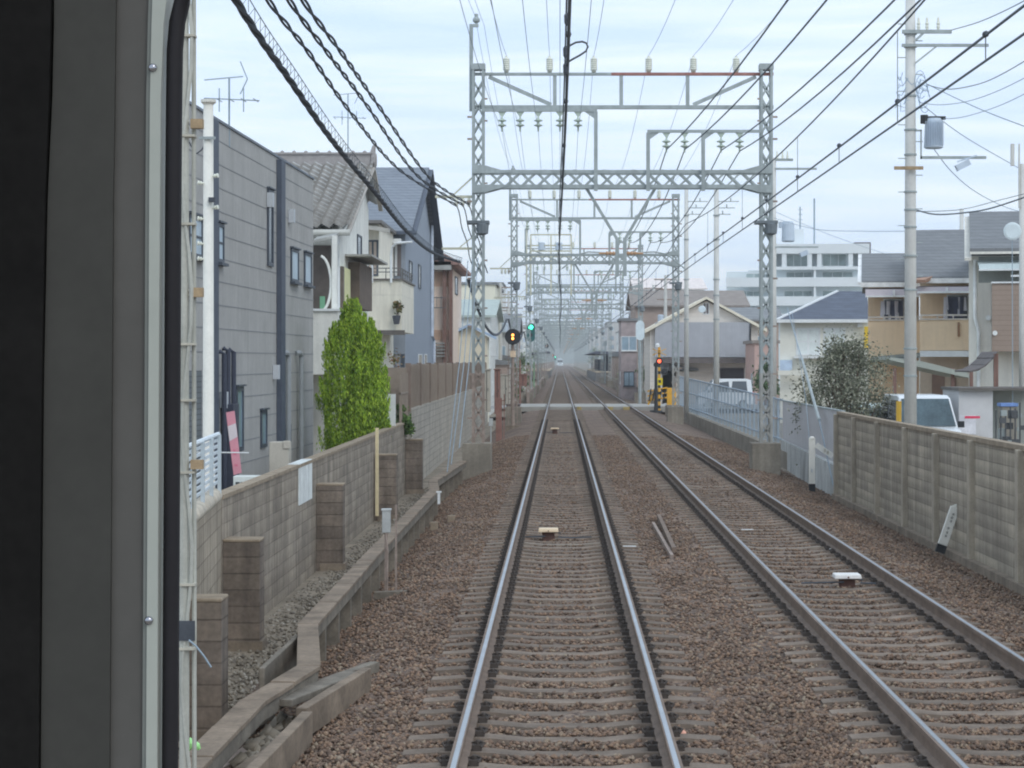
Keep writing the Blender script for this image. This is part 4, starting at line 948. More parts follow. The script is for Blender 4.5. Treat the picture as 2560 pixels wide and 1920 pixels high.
# generic houses further off
def house(label, x0, x1, y0, y1, z1, ridge, wall, roof, axis='x', win=(), group=None, z0=-.9, seed=1, side=1, name='house'):
    root = top(name, label, 'house', ((x0+x1)/2, (y0+y1)/2, z0), group)
    b = MB(); o = .4
    if axis == 'x':
        ym = (y0+y1)/2; b.prism([(x0, y0, z0), (x0, y1, z0), (x0, y1, z1), (x0, ym, z1+ridge), (x0, y0, z1)], (x1-x0, 0, 0)); b.build('wall', wall, root)
        b = MB(); b.prism([(x0-o, y0-o, z1-.1), (x1+o, y0-o, z1-.1), (x1+o, ym, z1+ridge), (x0-o, ym, z1+ridge)], (0, 0, .15)); b.prism([(x0-o, y1+o, z1-.1), (x1+o, y1+o, z1-.1), (x1+o, ym+.01, z1+ridge), (x0-o, ym+.01, z1+ridge)], (0, 0, .15)); b.build('roof', roof, root)
    elif axis == 'y':
        xm = (x0+x1)/2; b.prism([(x0, y0, z0), (x1, y0, z0), (x1, y0, z1), (xm, y0, z1+ridge), (x0, y0, z1)], (0, y1-y0, 0)); b.build('wall', wall, root)
        b = MB(); b.prism([(x0-o, y0-o, z1-.1), (xm, y0-o, z1+ridge), (xm, y1+o, z1+ridge), (x0-o, y1+o, z1-.1)], (0, 0, .15)); b.prism([(x1+o, y0-o, z1-.1), (xm+.01, y0-o, z1+ridge), (xm+.01, y1+o, z1+ridge), (x1+o, y1+o, z1-.1)], (0, 0, .15)); b.build('roof', roof, root)
    else:
        b.box(x0, x1, y0, y1, z0, z1); b.build('wall', wall, root); b = MB(); b.box(x0-.15, x1+.15, y0-.15, y1+.15, z1, z1+.2); b.build('roof', roof, root)
    f1 = Frame(x0, y0, 1, 0); W = x1-x0; r = random.Random(seed)
    fl = max(1, int((z1-z0)/2.7)); nw = max(1, int(W/2.4))
    for k in range(fl):
        for i in range(nw):
            if r.random() < .15: continue
            c = W*(i+.5)/nw; ww = r.choice([.8, 1.2, 1.6])/2; zz = z0+1.1+k*2.7
            if zz+1.1 < z1: window(root, f1, c-ww, c+ww, zz, zz+1.1, WFR if r.random() < .5 else FRM, GLS, 2, sill=True)
    f2 = Frame(x1, y0, 0, 1) if side > 0 else Frame(x0, y1, 0, -1); D = y1-y0; nw = max(1, int(D/3))
    for k in range(fl):
        for i in range(nw):
            c = D*(i+.5)/nw; zz = z0+1.2+k*2.7
            if r.random() < .7 and zz+1 < z1: window(root, f2, c-.45, c+.45, zz, zz+1, WFR, GLS, 1)
    return root
WHT = M('white_wall', (214, 216, 212), .9, .06, 1, k=.55, streak=.1); GRY = M('grey_wall', (150, 150, 148), .9, .08, 1, k=.55, streak=.12)
BRN = M('brown_wall', (134, 120, 112), .9, .08, 1, k=.55, pat=(3, .18, .012, .05), mortar=.8); GRF = M('grey_roof', (116, 118, 120), .8, .1, 2, k=.7, pat=(.4, .2, .02, .08), mortar=.75)
GNR = M('green_roof', (152, 162, 156), .6, .1, 1, k=.7); BRF = M('brown_roof', (124, 116, 110), .8, .15, 2, k=.7)
house('white house with green-edged roof left of the line past the crossing', -11, PX(1236, 150), 141, 160, PZ(790, 141), 1.2, WHT, GNR, 'x', seed=3)
house('pale flat-roofed block behind the white green-edged house', -16, PX(1243, 170), 165, 185, PZ(715, 168), .3, M('ivory_wall', (222, 218, 200), .9, .05, 1, k=.55), GRF, 'flat', seed=4)
house('low cream shed with blue roof beside the gantry foot', -6.2, PX(1226, 128), 122.8, 126, PZ(845, 128), .6, M('ivory_wall', (222, 218, 200)), M('blue_roof', (150, 172, 196), .5, k=.7), 'y', seed=5)
LB = [('dark roofed house beside the line behind the round orange signal', -9, -3.9, 190, 203, 5.2, 1.6, GRY, GRF, 'x'),
      ('white two storey house beyond the green signal', -10, -4.2, 207, 220, 5.6, 1.5, WHT, BRF, 'x'),
      ('brown two storey house in the left distance', -11, -4.4, 226, 240, 5.8, 1.6, BRN, GRF, 'y'),
      ('tall pale apartment block in the left distance', -19, -7, 262, 280, 12, .3, WHT, GRF, 'flat'),
      ('grey house near the far left platform', -13, -7, 300, 314, 5.5, 1.5, GRY, GRF, 'x'),
      ('white house behind the far left platform', -14, -8, 340, 356, 6.2, 1.5, WHT, BRF, 'x'),
      ('grey apartment block far down the left side', -26, -10, 420, 440, 13, .3, GRY, GRF, 'flat'),
      ('pale block far down the left side', -24, -9, 560, 585, 11, .3, WHT, GRF, 'flat'),
      ('hazy grey block at the far end of the left side', -30, -10, 760, 790, 15, .3, GRY, GRF, 'flat')]
for i, (lb, *a) in enumerate(LB): house(lb, *a[:9], group='houses far down the left side', seed=20+i)
# ================================================================ SIGNALS AND TRACKSIDE EQUIPMENT
BLK = M('signal_black', (44, 46, 48), .7, .1, k=.7)
def em(name, c, s): return M(name, (30, 30, 30), .5, 0, emit=(c, s))
ORG = em('lamp_orange', (1, .36, .06), 6); GRN = em('lamp_green', (.05, 1, .55), 5); REDL = em('lamp_red', (1, .1, .04), 4)
def repeater(label, px, py, Y, r, zb=-.6, base=True):
    x, z = PX(px, Y), PZ(py, Y); root = top('repeating_signal', label, 'signal', (x, Y, zb), 'round orange light signals')
    MB().lathe((x, Y, z), [(0, r*.6), (.12, r), (.14, r)], 28, (0, -1, 0)).build('disc', BLK, root)
    for s in (1, -1):
        MB().lathe((x, Y-.14, z+s*r*.22), [(0, r*.17), (.02, r*.15), (.03, r*.05)], 14, (0, -1, 0)).build('lamp', ORG, root)
        b = MB(); b.lathe((x, Y-.14, z+s*r*.22), [(0, r*.2), (.0, r*.2), (.01, r*.2)], 12, (0, -1, 0)); b.build('hood', BLK, root)
    MB().lathe((x, Y+.05, zb), [(0, .09), (z-zb, .07)], 10).build('post', RUSTY, root)
    if base:
        b = MB(); b.box(x-.12, x+.14, Y-.06, Y, PZ(893, Y), PZ(877, Y)); b.build('number_plate', M('plate_tan', (196, 176, 150), .7, k=.6), root)
        b = MB()
        for k in range(14): b.box(x-.2, x+.2, Y+.12, Y+.15, zb+.4+k*.28, zb+.43+k*.28)
        b.box(x-.22, x-.19, Y+.12, Y+.15, zb, zb+4.2); b.box(x+.19, x+.22, Y+.12, Y+.15, zb, zb+4.2); b.build('ladder', RUSTY, root)
        b = MB(); b.box(x-.32, x+.3, Y-.3, Y+.3, zb-.3, zb+.35); b.build('footing', CONC2, root)
repeater('large round black signal showing two orange lights, on a rusty post left of the line', 1282, 842, 98, .36)
repeater('small round signal with two orange lights beyond the green signal', 1366, 865, 370, .42, -.6, False)
repeater('tiny round signal with orange lights furthest down the left side', 1382, 888, 620, .4, -.6, False)
def green_signal(label, px, py, Y, s=1.0):
    x, z = PX(px, Y), PZ(py, Y); root = top('colour_light_signal', label, 'signal', (x, Y, -.6), 'green light signals')
    b = MB(); pts = [(x+.33*s*math.cos(a), Y, z+.33*s*math.sin(a)+.0) for a in np.linspace(0, math.pi, 9)]+[(x+.33*s*math.cos(a), Y, z-.8*s+.33*s*math.sin(a)) for a in np.linspace(math.pi, 2*math.pi, 9)]
    b.prism(pts, (0, .18, 0)); b.build('backplate', M('signal_teal', (36, 84, 84), .6, .1, k=.6), root)
    MB().lathe((x, Y, z), [(0, .17*s), (.03, .17*s), (.05, .1*s)], 16, (0, -1, 0)).build('lamp', GRN, root)
    MB().lathe((x, Y-.02, z-.6*s), [(0, .15*s), (.03, .15*s)], 14, (0, -1, 0)).build('unlit_lens', BLK, root)
    b = MB(); b.lathe((x, Y+.1, -.6), [(0, .09), (z-.3, .07)], 10); b.bar((x, Y+.1, z-1.3), (x-.3, Y+.1, z-.9), .05); b.build('post', GALV, root)
green_signal('bright green light signal on a dark teal plate above the left edge of the line', 1327, 818, 168)
green_signal('tiny green signal glowing in the far distance', 1388, 893, 700, .9)
def cab(label, px0, px1, py0, py1, Y, m, name='relay_cabinet', d=.5):
    xa, xb = PX(px0, Y), PX(px1, Y); z1 = PZ(py0, Y); z0 = PZ(py1, Y)
    root = top(name, label, 'cabinet', ((xa+xb)/2, Y, z0), 'trackside cabinets on the left')
    b = MB(); b.box(xa, xb, Y, Y+d, z0, z1); b.build('case', m, root, bevel=.012)
    b = MB(); b.box(xa-.04, xb+.04, Y-.05, Y+d+.04, z1+.001, z1+.05); b.build('roof', m, root)
    b = MB(); b.box((xa+xb)/2-.012, (xa+xb)/2+.012, Y-.012, Y-.002, z0+.05, z1-.05); b.box((xa+xb)/2+.05, (xa+xb)/2+.07, Y-.03, Y-.002, (z0+z1)/2, (z0+z1)/2+.12); b.build('door_seam', BLK, root)
BRC = M('cabinet_brown', (112, 84, 76), .8, .2, 3, k=.55); GRC = M('cabinet_greige', (148, 144, 134), .8, .1, 3, k=.55)
cab('tall greige trackside cabinet left of the round orange signal', 1252, 1275, 938, 1012, 116, GRC)
cab('narrow grey concrete-coloured cabinet behind the nearest gantry foot', 1207, 1226, 925, 1030, 92, GRC)
cab('brown roofed cabinet between the greige cabinet and the gantry', 1236, 1250, 925, 1035, 104, BRC)
cab('rust brown box cabinet raised right of the round orange signal', 1297, 1317, 937, 965, 122, BRC)
cab('low dark barrel-like box at the foot of the round orange signal', 1266, 1300, 1013, 1046, 112, M('box_darkred', (88, 76, 76), .8, .2, k=.6))
b = MB(); Y = 86; x = PX(1247, Y); b.box(x-.12, x+.12, Y, Y+.3, -.6, PZ(995, Y)); b.bar((x+.2, Y, -.5), (x+.22, Y, PZ(985, Y)), .04); b.bar((x-.1, Y, PZ(1005, Y)), (x+.25, Y, PZ(1000, Y)), .04); b.build('switch_lever', BRC, None, (x, Y, -.6), label='small rusty lever stand on the ballast by the second left cabinet', cat='lever')
b = MB(); Y = 66; x = PX(1227, Y); b.box(x-.06, x+.06, Y, Y+.1, PZ(1065, Y), PZ(1046, Y)); b.tube([(x, Y+.05, PZ(1065, Y)), (x, Y+.05, -.7)], .02, 5); b.build('small_meter_box', M('box_lid', (196, 198, 196)), None, (x, Y, -.6), label='tiny white box on a stake behind the nearest left gantry foundation', cat='box')
for i, (px, Yq, py, lb) in enumerate(((1352, 250, 880, 'thin pale pole'), (1345, 205, 870, 'slender grey pole'), (1300, 150, 900, 'short brown pole'), (1335, 180, 905, 'stubby green pole'))):
    x = PX(px, Yq); MB().lathe((x, Yq, -.6), [(0, .08), (PZ(py, Yq)+.6, .06)], 8).build('trackside_pole', (GALV, GALV, BRC, M('pole_green', (112, 140, 112), .7, k=.6))[i], None, (x, Yq, -.6), label=lb+' on the left verge beyond the crossing', cat='pole', group='poles on the left verge')
for i in range(9):
    Yq = 150+i*16; x = PX(1352, 205)*1.0-.4; b = MB(); b.box(x-.1, x+.1, Yq, Yq+14.5, -.7, .5); b.build('safety_fence', RUSTY, None, (x, Yq, -.7), label='%s rust-brown fence panel along the far left verge' % ORD[i], cat='fence', group='fence panels on the far left verge')
# transponders
def beacon(label, px, py, Y, w_, m, wires=1):
    x = PX(px, Y); root = top('track_beacon', label, 'beacon', (x, Y, -.2), 'beacons fixed between the rails')
    z = PZ(py, Y); b = MB(); h = .045
    b.hexa([(x-w_/2, Y-.16, z-h), (x+w_/2, Y-.16, z-h), (x+w_/2, Y+.16, z-h), (x-w_/2, Y+.16, z-h), (x-w_/2+.01, Y-.15, z+.01), (x+w_/2-.01, Y-.15, z+.01), (x+w_/2-.01, Y+.15, z+.01), (x-w_/2+.01, Y+.15, z+.01)])
    b.build('case', m, root, bevel=.012)
    b = MB(); b.box(x-.1, x+.1, Y-.05, Y+.05, -.22, z-h); b.lathe((x, Y-.165, z-h*.5), [(0, .012), (.01, .012)], 6, (0, -1, 0)); b.build('bracket', M('rust_dark', (86, 64, 58), .9, .2, k=.6), root)
    b = MB(); b.tube([(x+.05, Y-.05, z-.05), (x+.2, Y-.08, z-.06), (x+.16, Y-.1, -.16), (x+.4, Y-.1, -.17), (x+.7, Y-.06, -.16)], .012, 5); b.tube([(x-.05, Y-.1, -.15), (x-.6, Y-.12, -.16)], .012, 5); b.build('cable', CABLE, root)
beacon('beige flat beacon on a rusty bracket between the rails of the left track', 1371, 1322, 35, .33, M('beacon_beige', (218, 196, 166), .6, .06, 6, k=.75))
beacon('bright white box beacon between the rails of the right track', 2117, 1436, 27.8, .35, M('beacon_white', (228, 226, 222), .6, .05, 6, k=.72))
beacon('small distant beacon between the rails of the left track before the crossing', 1387, 1070, 86, .34, M('beacon_beige', (218, 196, 166)))
for px, Yq, tr, lb in ((1868, 36.6, RT, 'left'), (2090, 32.8, RT, 'right'), (1574, 33.3, LT, 'outer')):
    x = PX(px, Yq); b = MB(); b.box(x-.1, x+.1, Yq-.025, Yq+.025, -.178, -.165); b.build('white_marker', WFR, None, (x, Yq, -.18), label='small white painted strip at the %s side of a sleeper in the %s track' % (lb, 'right' if tr == RT else 'left'), cat='marker')
b = MB(); b.bar((1.79, 39.2, -.13), (1.70, 32.2, -.13), .065, .07); b.build('spare_rail', RAILB, None, (1.75, 36, -.2), label='long loose brown rail bar lying between the two tracks, the upper one', cat='rail bar')
b = MB(); b.bar((1.64, 38.0, -.18), (1.64, 31.6, -.18), .05, .06); b.build('spare_rail', RUSTY, None, (1.64, 36, -.2), label='shorter darker bar lying left against the loose rail between the tracks', cat='rail bar')
for px, py, c, r_, lb in ((722, 1619, (206, 196, 160), .028, 'small cream ball-like pebble on the ballast near the cable trough'), (1707, 1834, (214, 160, 140), .03, 'small pinkish pebble beside the right rail of the left track')):
    Yq = 2.89*F/(py-VY); MB().lathe(P(px, py, Yq)-Vector((0, 0, r_)), [(0, r_*.4), (r_*.5, r_*.9), (r_, r_), (r_*1.5, r_*.85), (r_*2, r_*.2)], 10).build('pale_pebble', M('pebble_'+str(py), c, .8, .1, k=.8), None, P(px, py, Yq), smooth=True, label=lb, cat='pebble')
Yq = 14.2; b = MB(); p = P(480, 1862, Yq); r = random.Random(4); b.tube([(p.x-.03, Yq, p.z-.03), (p.x, Yq-.02, p.z+.02), (p.x+.035, Yq, p.z-.01), (p.x+.05, Yq, p.z-.03)], [.02, .035, .025, .01], 7); b.build('green_litter', M('litter_green', (150, 205, 130), .4, .2, 20, k=.6), None, tuple(p), label='scrap of bright green plastic litter by the trough at bottom left', cat='litter')
# crossing equipment
YB = M('crossing_yellow', (222, 170, 60), .7, .12, 3, k=.6)
Y = 126; x = PX(1648, Y); root = top('crossing_signal', 'yellow and black striped crossing signal post with red lamps', 'crossing signal', (x, Y, -.3))
zt_ = PZ(868, Y); b = MB(); b.lathe((x, Y, -.3), [(0, .08), (zt_+.3, .08)], 10); b.build('post', YB, root)
b = MB(); z = -.1
while z < zt_: b.lathe((x, Y, z), [(0, .083), (.18, .083)], 10); z += .4
b.build('black_bands', BLK, root)
b = MB(); b.lathe((x-.1, Y-.05, PZ(868, Y)), [(0, .12), (.14, .13), (.24, .06)], 10); b.build('bell', WFR, root)
b = MB(); b.bar((x-.4, Y-.1, PZ(888, Y)), (x+.4, Y-.1, PZ(872, Y)), .14, .04); b.bar((x-.4, Y-.13, PZ(872, Y)), (x+.4, Y-.13, PZ(888, Y)), .14, .04); b.build('cross_board', YB, root)
for s, py in ((0, 903), (1, 930)):
    q = MB(); q.lathe((x+s*.28, Y-.12, PZ(py, Y)), [(0, .2), (.03, .2)], 14, (0, -1, 0)); l_ = q.build('lamp_shield', BLK, root)
    MB().lathe((x+s*.28, Y-.155, PZ(py, Y)), [(0, .1), (.03, .08)], 12, (0, -1, 0)).build('lamp', REDL if s == 0 else BLK, root)
b = MB(); b.box(x-.15, x+.2, Y-.1, Y-.05, PZ(963, Y), PZ(945, Y)); b.build('yellow_panel', M('sign_yellow', (232, 208, 40), .6, k=.6), root)
b = MB(); b.box(x-.05, x+.1, Y-.106, Y-.101, PZ(957, Y), PZ(950, Y)); b.build('panel_mark', BLK, root)
root = top('crossing_barrier', 'yellow striped crossing barrier machine and bars at the right of the crossing', 'barrier', (PX(1652, 127), 127, -.3))
Y = 127; b = MB(); b.box(PX(1668, Y), PX(1690, Y), Y, Y+.5, -.3, PZ(970, Y)); b.build('machine', YB, root, bevel=.02)
b = MB()
for i, py in enumerate((972, 984, 996)): b.bar((PX(1618, Y), Y-.2, PZ(py+6, Y)), (PX(1668, Y), Y-.2, PZ(py-3, Y)), .1, .08)
b.bar((PX(1620, Y), Y-.2, PZ(1012, Y)), (PX(1640, Y), Y-.2, PZ(968, Y)), .1); b.build('bars', YB, root)
b = MB()
for i in range(5): px = 1622+i*9; b.bar((PX(px, Y), Y-.26, PZ(1002, Y)), (PX(px+5, Y), Y-.26, PZ(972, Y)), .08, .02, (0, 1, 0))
b.build('black_stripes', BLK, root)
Y = 124.6; x = PX(1640, Y); b = MB(); b.lathe((x, Y, -.3), [(0, .13), (.5, .1), (2.6, .08), (PZ(915, Y)+.3, .06)], 8); b.lathe((x, Y, PZ(912, Y)-.0), [(0, .14), (.02, .15), (.06, .15)], 12, (0, -1, 0)); b.lathe((x, Y, -.3), [(0, .4), (.12, .36)], 10)
b.build('black_post', BLK, None, (x, Y, -.3), label='black round-headed post standing left of the striped crossing signal', cat='post')
Y = 140; x = PX(1600, Y); root = top('mirror_sign', 'pale rounded upright panel on a grey pole beyond the crossing', 'sign', (x, Y, -.3))
b = MB(); r_ = .28; zc0, zc1 = PZ(840, Y), PZ(812, Y)
pts = [(x+r_*math.cos(a), Y-.1, zc1+r_*math.sin(a)) for a in np.linspace(0, math.pi, 9)]+[(x+r_*math.cos(a), Y-.1, zc0+r_*math.sin(a)) for a in np.linspace(math.pi, 2*math.pi, 9)]
b.prism(pts, (0, .06, 0)); b.build('panel', M('panel_pale', (206, 218, 222), .5, .08, k=.55), root)
b = MB(); b.lathe((x, Y, -.3), [(0, .1), (PZ(790, Y)+.3, .07)], 8); b.build('pole', GALV, root)
# right platform and left platform
PLT = M('platform_edge', (96, 94, 92), .9, .15, k=.6); PLTT = M('platform_top', (176, 160, 138), .9, .1, k=.8)
Y = 300; root = top('right_platform', 'low station platform with dark canopy far down the right side', 'platform', (6.5, 350, -.3))
b = MB(); b.box(5.0, 11, 300, 400, -.3, 1.02); b.build('body', PLT, root); b = MB(); b.box(4.95, 11, 299.9, 400, 1.021, 1.12); b.build('surface', PLTT, root)
b = MB(); b.prism([(5.2, 310, PZ(878, 310)), (11.5, 310, PZ(880, 310)), (12, 310, PZ(888, 310)), (4.2, 310, PZ(884, 310))], (0, 80, 0)); b.build('canopy', M('canopy_dark', (62, 66, 78), .7, k=.55), root)
b = MB()
for y in range(312, 390, 12): b.box(7.6, 8.0, y, y+.4, 1.1, 3.9); b.box(6.2, 9.2, y+3, y+3.3, 1.1, 2.9)
b.build('columns', M('canopy_dark', (62, 66, 78)), root)
root = top('left_platform', 'low station platform edge far down the left side', 'platform', (-3.2, 430, -.3))
b = MB(); b.box(-6, -1.75, 360, 460, -.4, .95); b.build('body', PLT, root); b = MB(); b.box(-6, -1.7, 359.9, 460, .951, 1.05); b.build('surface', PLTT, root)
b = MB(); b.prism([(-5.5, 372, 4.0), (-1.9, 372, 4.3), (-1.9, 372, 4.1), (-5.5, 372, 3.8)], (0, 60, 0)); b.build('canopy', M('canopy_dark', (62, 66, 78)), root)
# distant train
Y = 1040; root = top('train', 'pale train front with lit headlamps far down the line', 'train', (LT, Y, 0))
b = MB(); b.prism([(LT-1.4, Y, .3), (LT+1.4, Y, .3), (LT+1.4, Y, 3.2), (LT+1.0, Y, 3.8), (LT-1.0, Y, 3.8), (LT-1.4, Y, 3.2)], (0, 60, 0)); b.build('body', M('train_pale', (196, 206, 210), .5, .05, k=.55), root)
b = MB(); b.box(LT-1.2, LT+1.2, Y-.05, Y-.01, 1.9, 2.9); b.build('windscreen', DGL, root)
for s in (-1, 1): MB().lathe((LT+s*.95, Y-.02, 1.3), [(0, .16), (.05, .14)], 10, (0, -1, 0)).build('headlamp', em('lamp_white', (1, 1, .95), 1.5), root)
# ================================================================ RIGHT: WALL, FENCES
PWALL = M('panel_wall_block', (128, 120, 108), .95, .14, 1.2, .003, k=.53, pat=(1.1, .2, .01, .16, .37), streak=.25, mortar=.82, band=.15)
PPOST = M('panel_post', (134, 126, 113), .95, .15, 3, .002, k=.55, streak=.2)
root = top('panel_wall', 'concrete panel wall of striped courses between posts right of the tracks', 'wall', (6.35, 36, -.4))
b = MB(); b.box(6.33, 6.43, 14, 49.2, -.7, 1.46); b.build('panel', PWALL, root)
b = MB(); b.box(6.3, 6.46, 14, 49.2, 1.461, 1.53); b.build('coping', CAP, root)
b = MB(); b.box(6.2, 6.5, 14, 49.3, -.8, -.34); b.build('kerb', CONC2, root)
ypos = [6.3*F/(px-VX) for px in (2091, 2135, 2193.5, 2262.8, 2340.4, 2429, 2551)]
while ypos[-1] > 16: ypos.append(ypos[-1]-3.4)
for y in ypos: b = MB(); b.box(6.24, 6.47, y-.09, y+.09, -.7, 1.47); b.build('post', PPOST, root, bevel=.01)
FNC = M('fence_bluegrey', (124, 136, 146), .6, .1, 4, k=.55)
root = top('mesh_fence', 'blue-grey vertical bar fence right of the tracks between crossing and gantry', 'fence', (7, 95, -.1))
b = MB(); fa, fb = Vector((6.75, 122, 0)), Vector((7.0, 68, 0)); m = 260
zt0, zt1 = 1.79, 1.45
for i in range(m):
    t = i/m; p = fa.lerp(fb, t); zt = zt0+(zt1-zt0)*t; b.box(p.x-.004, p.x+.004, p.y-.006, p.y+.006, 0, zt-.02)
b.bar(fa+Vector((0, 0, zt0)), fb+Vector((0, 0, zt1)), .06, .05); b.bar(fa+Vector((0, 0, .2)), fb+Vector((0, 0, .2)), .04); b.bar(fa+Vector((0, 0, 1.0)), fb+Vector((0, 0, .85)), .04)
b.build('bars', FNC, root)
for i in range(34):
    t = i/33; p = fa.lerp(fb, t); b = MB(); b.box(p.x+.01, p.x+.07, p.y-.04, p.y+.04, -.2, zt0+(zt1-zt0)*t+.01); b.build('post', FNC, root)
b = MB(); b.hexa([(6.55, 122, -.7), (6.95, 122, -.7), (7.2, 62, -.7), (6.8, 62, -.7), (6.55, 122, 0), (6.95, 122, 0), (7.2, 62, -.06), (6.8, 62, -.06)]); b.build('kerb', CONC, root)
CORR = M('corrugated_grey', (158, 158, 160), .6, .06, 2, k=.55, pat=(.09, 9, .014, .03, 0), mortar=.82)
root = top('sheet_panel_fence', 'pale grey ribbed sheet panels behind the right gantry post', 'fence', (6.7, 58, .3))
b = MB(); b.hexa([(6.9, 67, .25), (6.5, 49.6, .25), (6.54, 49.6, .25), (6.94, 67, .25), (6.9, 67, 1.43), (6.5, 49.6, 1.5), (6.54, 49.6, 1.5), (6.94, 67, 1.43)]); b.build('sheet', CORR, root)
b = MB(); b.hexa([(6.85, 67, -.8), (6.42, 49.4, -.8), (6.6, 49.4, -.8), (7.0, 67, -.8), (6.85, 67, .24), (6.42, 49.4, .22), (6.6, 49.4, .22), (7.0, 67, .24)]); b.build('concrete_base', M('stained_concrete', (150, 152, 150), .9, .2, 1.5, k=.55, streak=.35), root)
b = MB(); b.hexa([(6.88, 67, 1.43), (6.48, 49.6, 1.5), (6.56, 49.6, 1.5), (6.96, 67, 1.43), (6.88, 67, 1.47), (6.48, 49.6, 1.54), (6.56, 49.6, 1.54), (6.96, 67, 1.47)]); b.build('top_rail', GALV, root)
b = MB(); b.box(6.86, 6.9, 50.2, 50.25, .0, 1.0)
# small concrete block at the crossing corner
b = MB(); b.box(PX(1665, 121), PX(1703, 121), 120.5, 122, -.7, PZ(1013, 121)); b.build('corner_block', CONC2, None, (6.5, 121, -.7), label='stained concrete block at the near right corner of the crossing', cat='block', bevel=.03)
# white posts
def whitepost(label, base, tipv, r_, flat=False, marks=()):
    base = Vector(base); t = Vector(tipv); root = top('white_post', label, 'marker post', tuple(base))
    d = t-base
    MB().bar(base+d*.13, t, r_*2, r_*1.1, (0, 1, 0)).build('shaft', WP, root, bevel=.01)
    MB().bar(base-d*.05, base+d*.129, r_*2, r_*1.1, (0, 1, 0)).build('black_foot', BLK, root)
    if marks:
        b = MB()
        dn = d.normalized(); s_ = Vector((dn.z, 0, -dn.x))
        for i, u in enumerate(marks):
            c = base+d*u-Vector((0, r_*.56+.003, 0))
            for off in (-.012, .0, .012): b.bar(c-s_*.018+dn*off, c+s_*.018+dn*off, .005, .003)
            if i % 2 == 0: b.bar(c-s_*.014-dn*.014, c-s_*.014+dn*.014, .005, .003)
            b.bar(c-dn*.016, c+dn*.016, .005, .003)
        b.build('black_characters', BLK, root)
    return root
p0 = P(2351, 1376, 34.5); p1 = P(2388, 1268, 34.5)
wp = whitepost('leaning white marker post with faded black characters in front of the panel wall', p0, p1, .075, marks=(.34, .42, .52, .68, .76, .84))
dn = (p1-p0).normalized(); s_ = Vector((dn.z, 0, -dn.x)); b = MB(); b.prism([p1-s_*.055+Vector((0, -.03, 0)), p1+s_*.062+Vector((0, -.03, 0)), p1+s_*.055+dn*.11+Vector((0, -.03, 0))], (0, .06, 0)); b.build('pointed_tip', WP, wp)
x, Yq = PX(2030, 51.3), 51.3
root = whitepost('upright white post with black foot beside the sheet panels', (x, Yq, -.4), (x, Yq, PZ(1096, Yq)), .075)
MB().lathe((x, Yq, PZ(1097, Yq)), [(0, .07), (.04, .06), (.06, .02)], 10).build('rounded_top', WP, root)
b = MB(); a = P(2040, 1112, Yq-.06); c = P(2082, 1140, Yq-.06); b.bar(a, c, .03, .13, (0, 0, 1)); b.build('sign_arm', WP, root)
b = MB(); m_ = a.lerp(c, .62); 
for k, o_ in enumerate((-.045, .03)):
    q = m_+Vector((o_, -.02, -o_*.6)); 
    for dz in (-.03, 0, .03): b.box(q.x-.018, q.x+.018, q.y-.004, q.y, q.z+dz-.004, q.z+dz+.004)
    b.box(q.x+.012, q.x+.019, q.y-.004, q.y, q.z-.03, q.z+.03)
    if k: b.box(q.x-.019, q.x-.012, q.y-.004, q.y, q.z-.03, q.z+.03)
b.build('sign_digits', M('digit_tan', (120, 112, 86), .7, k=.6), root)
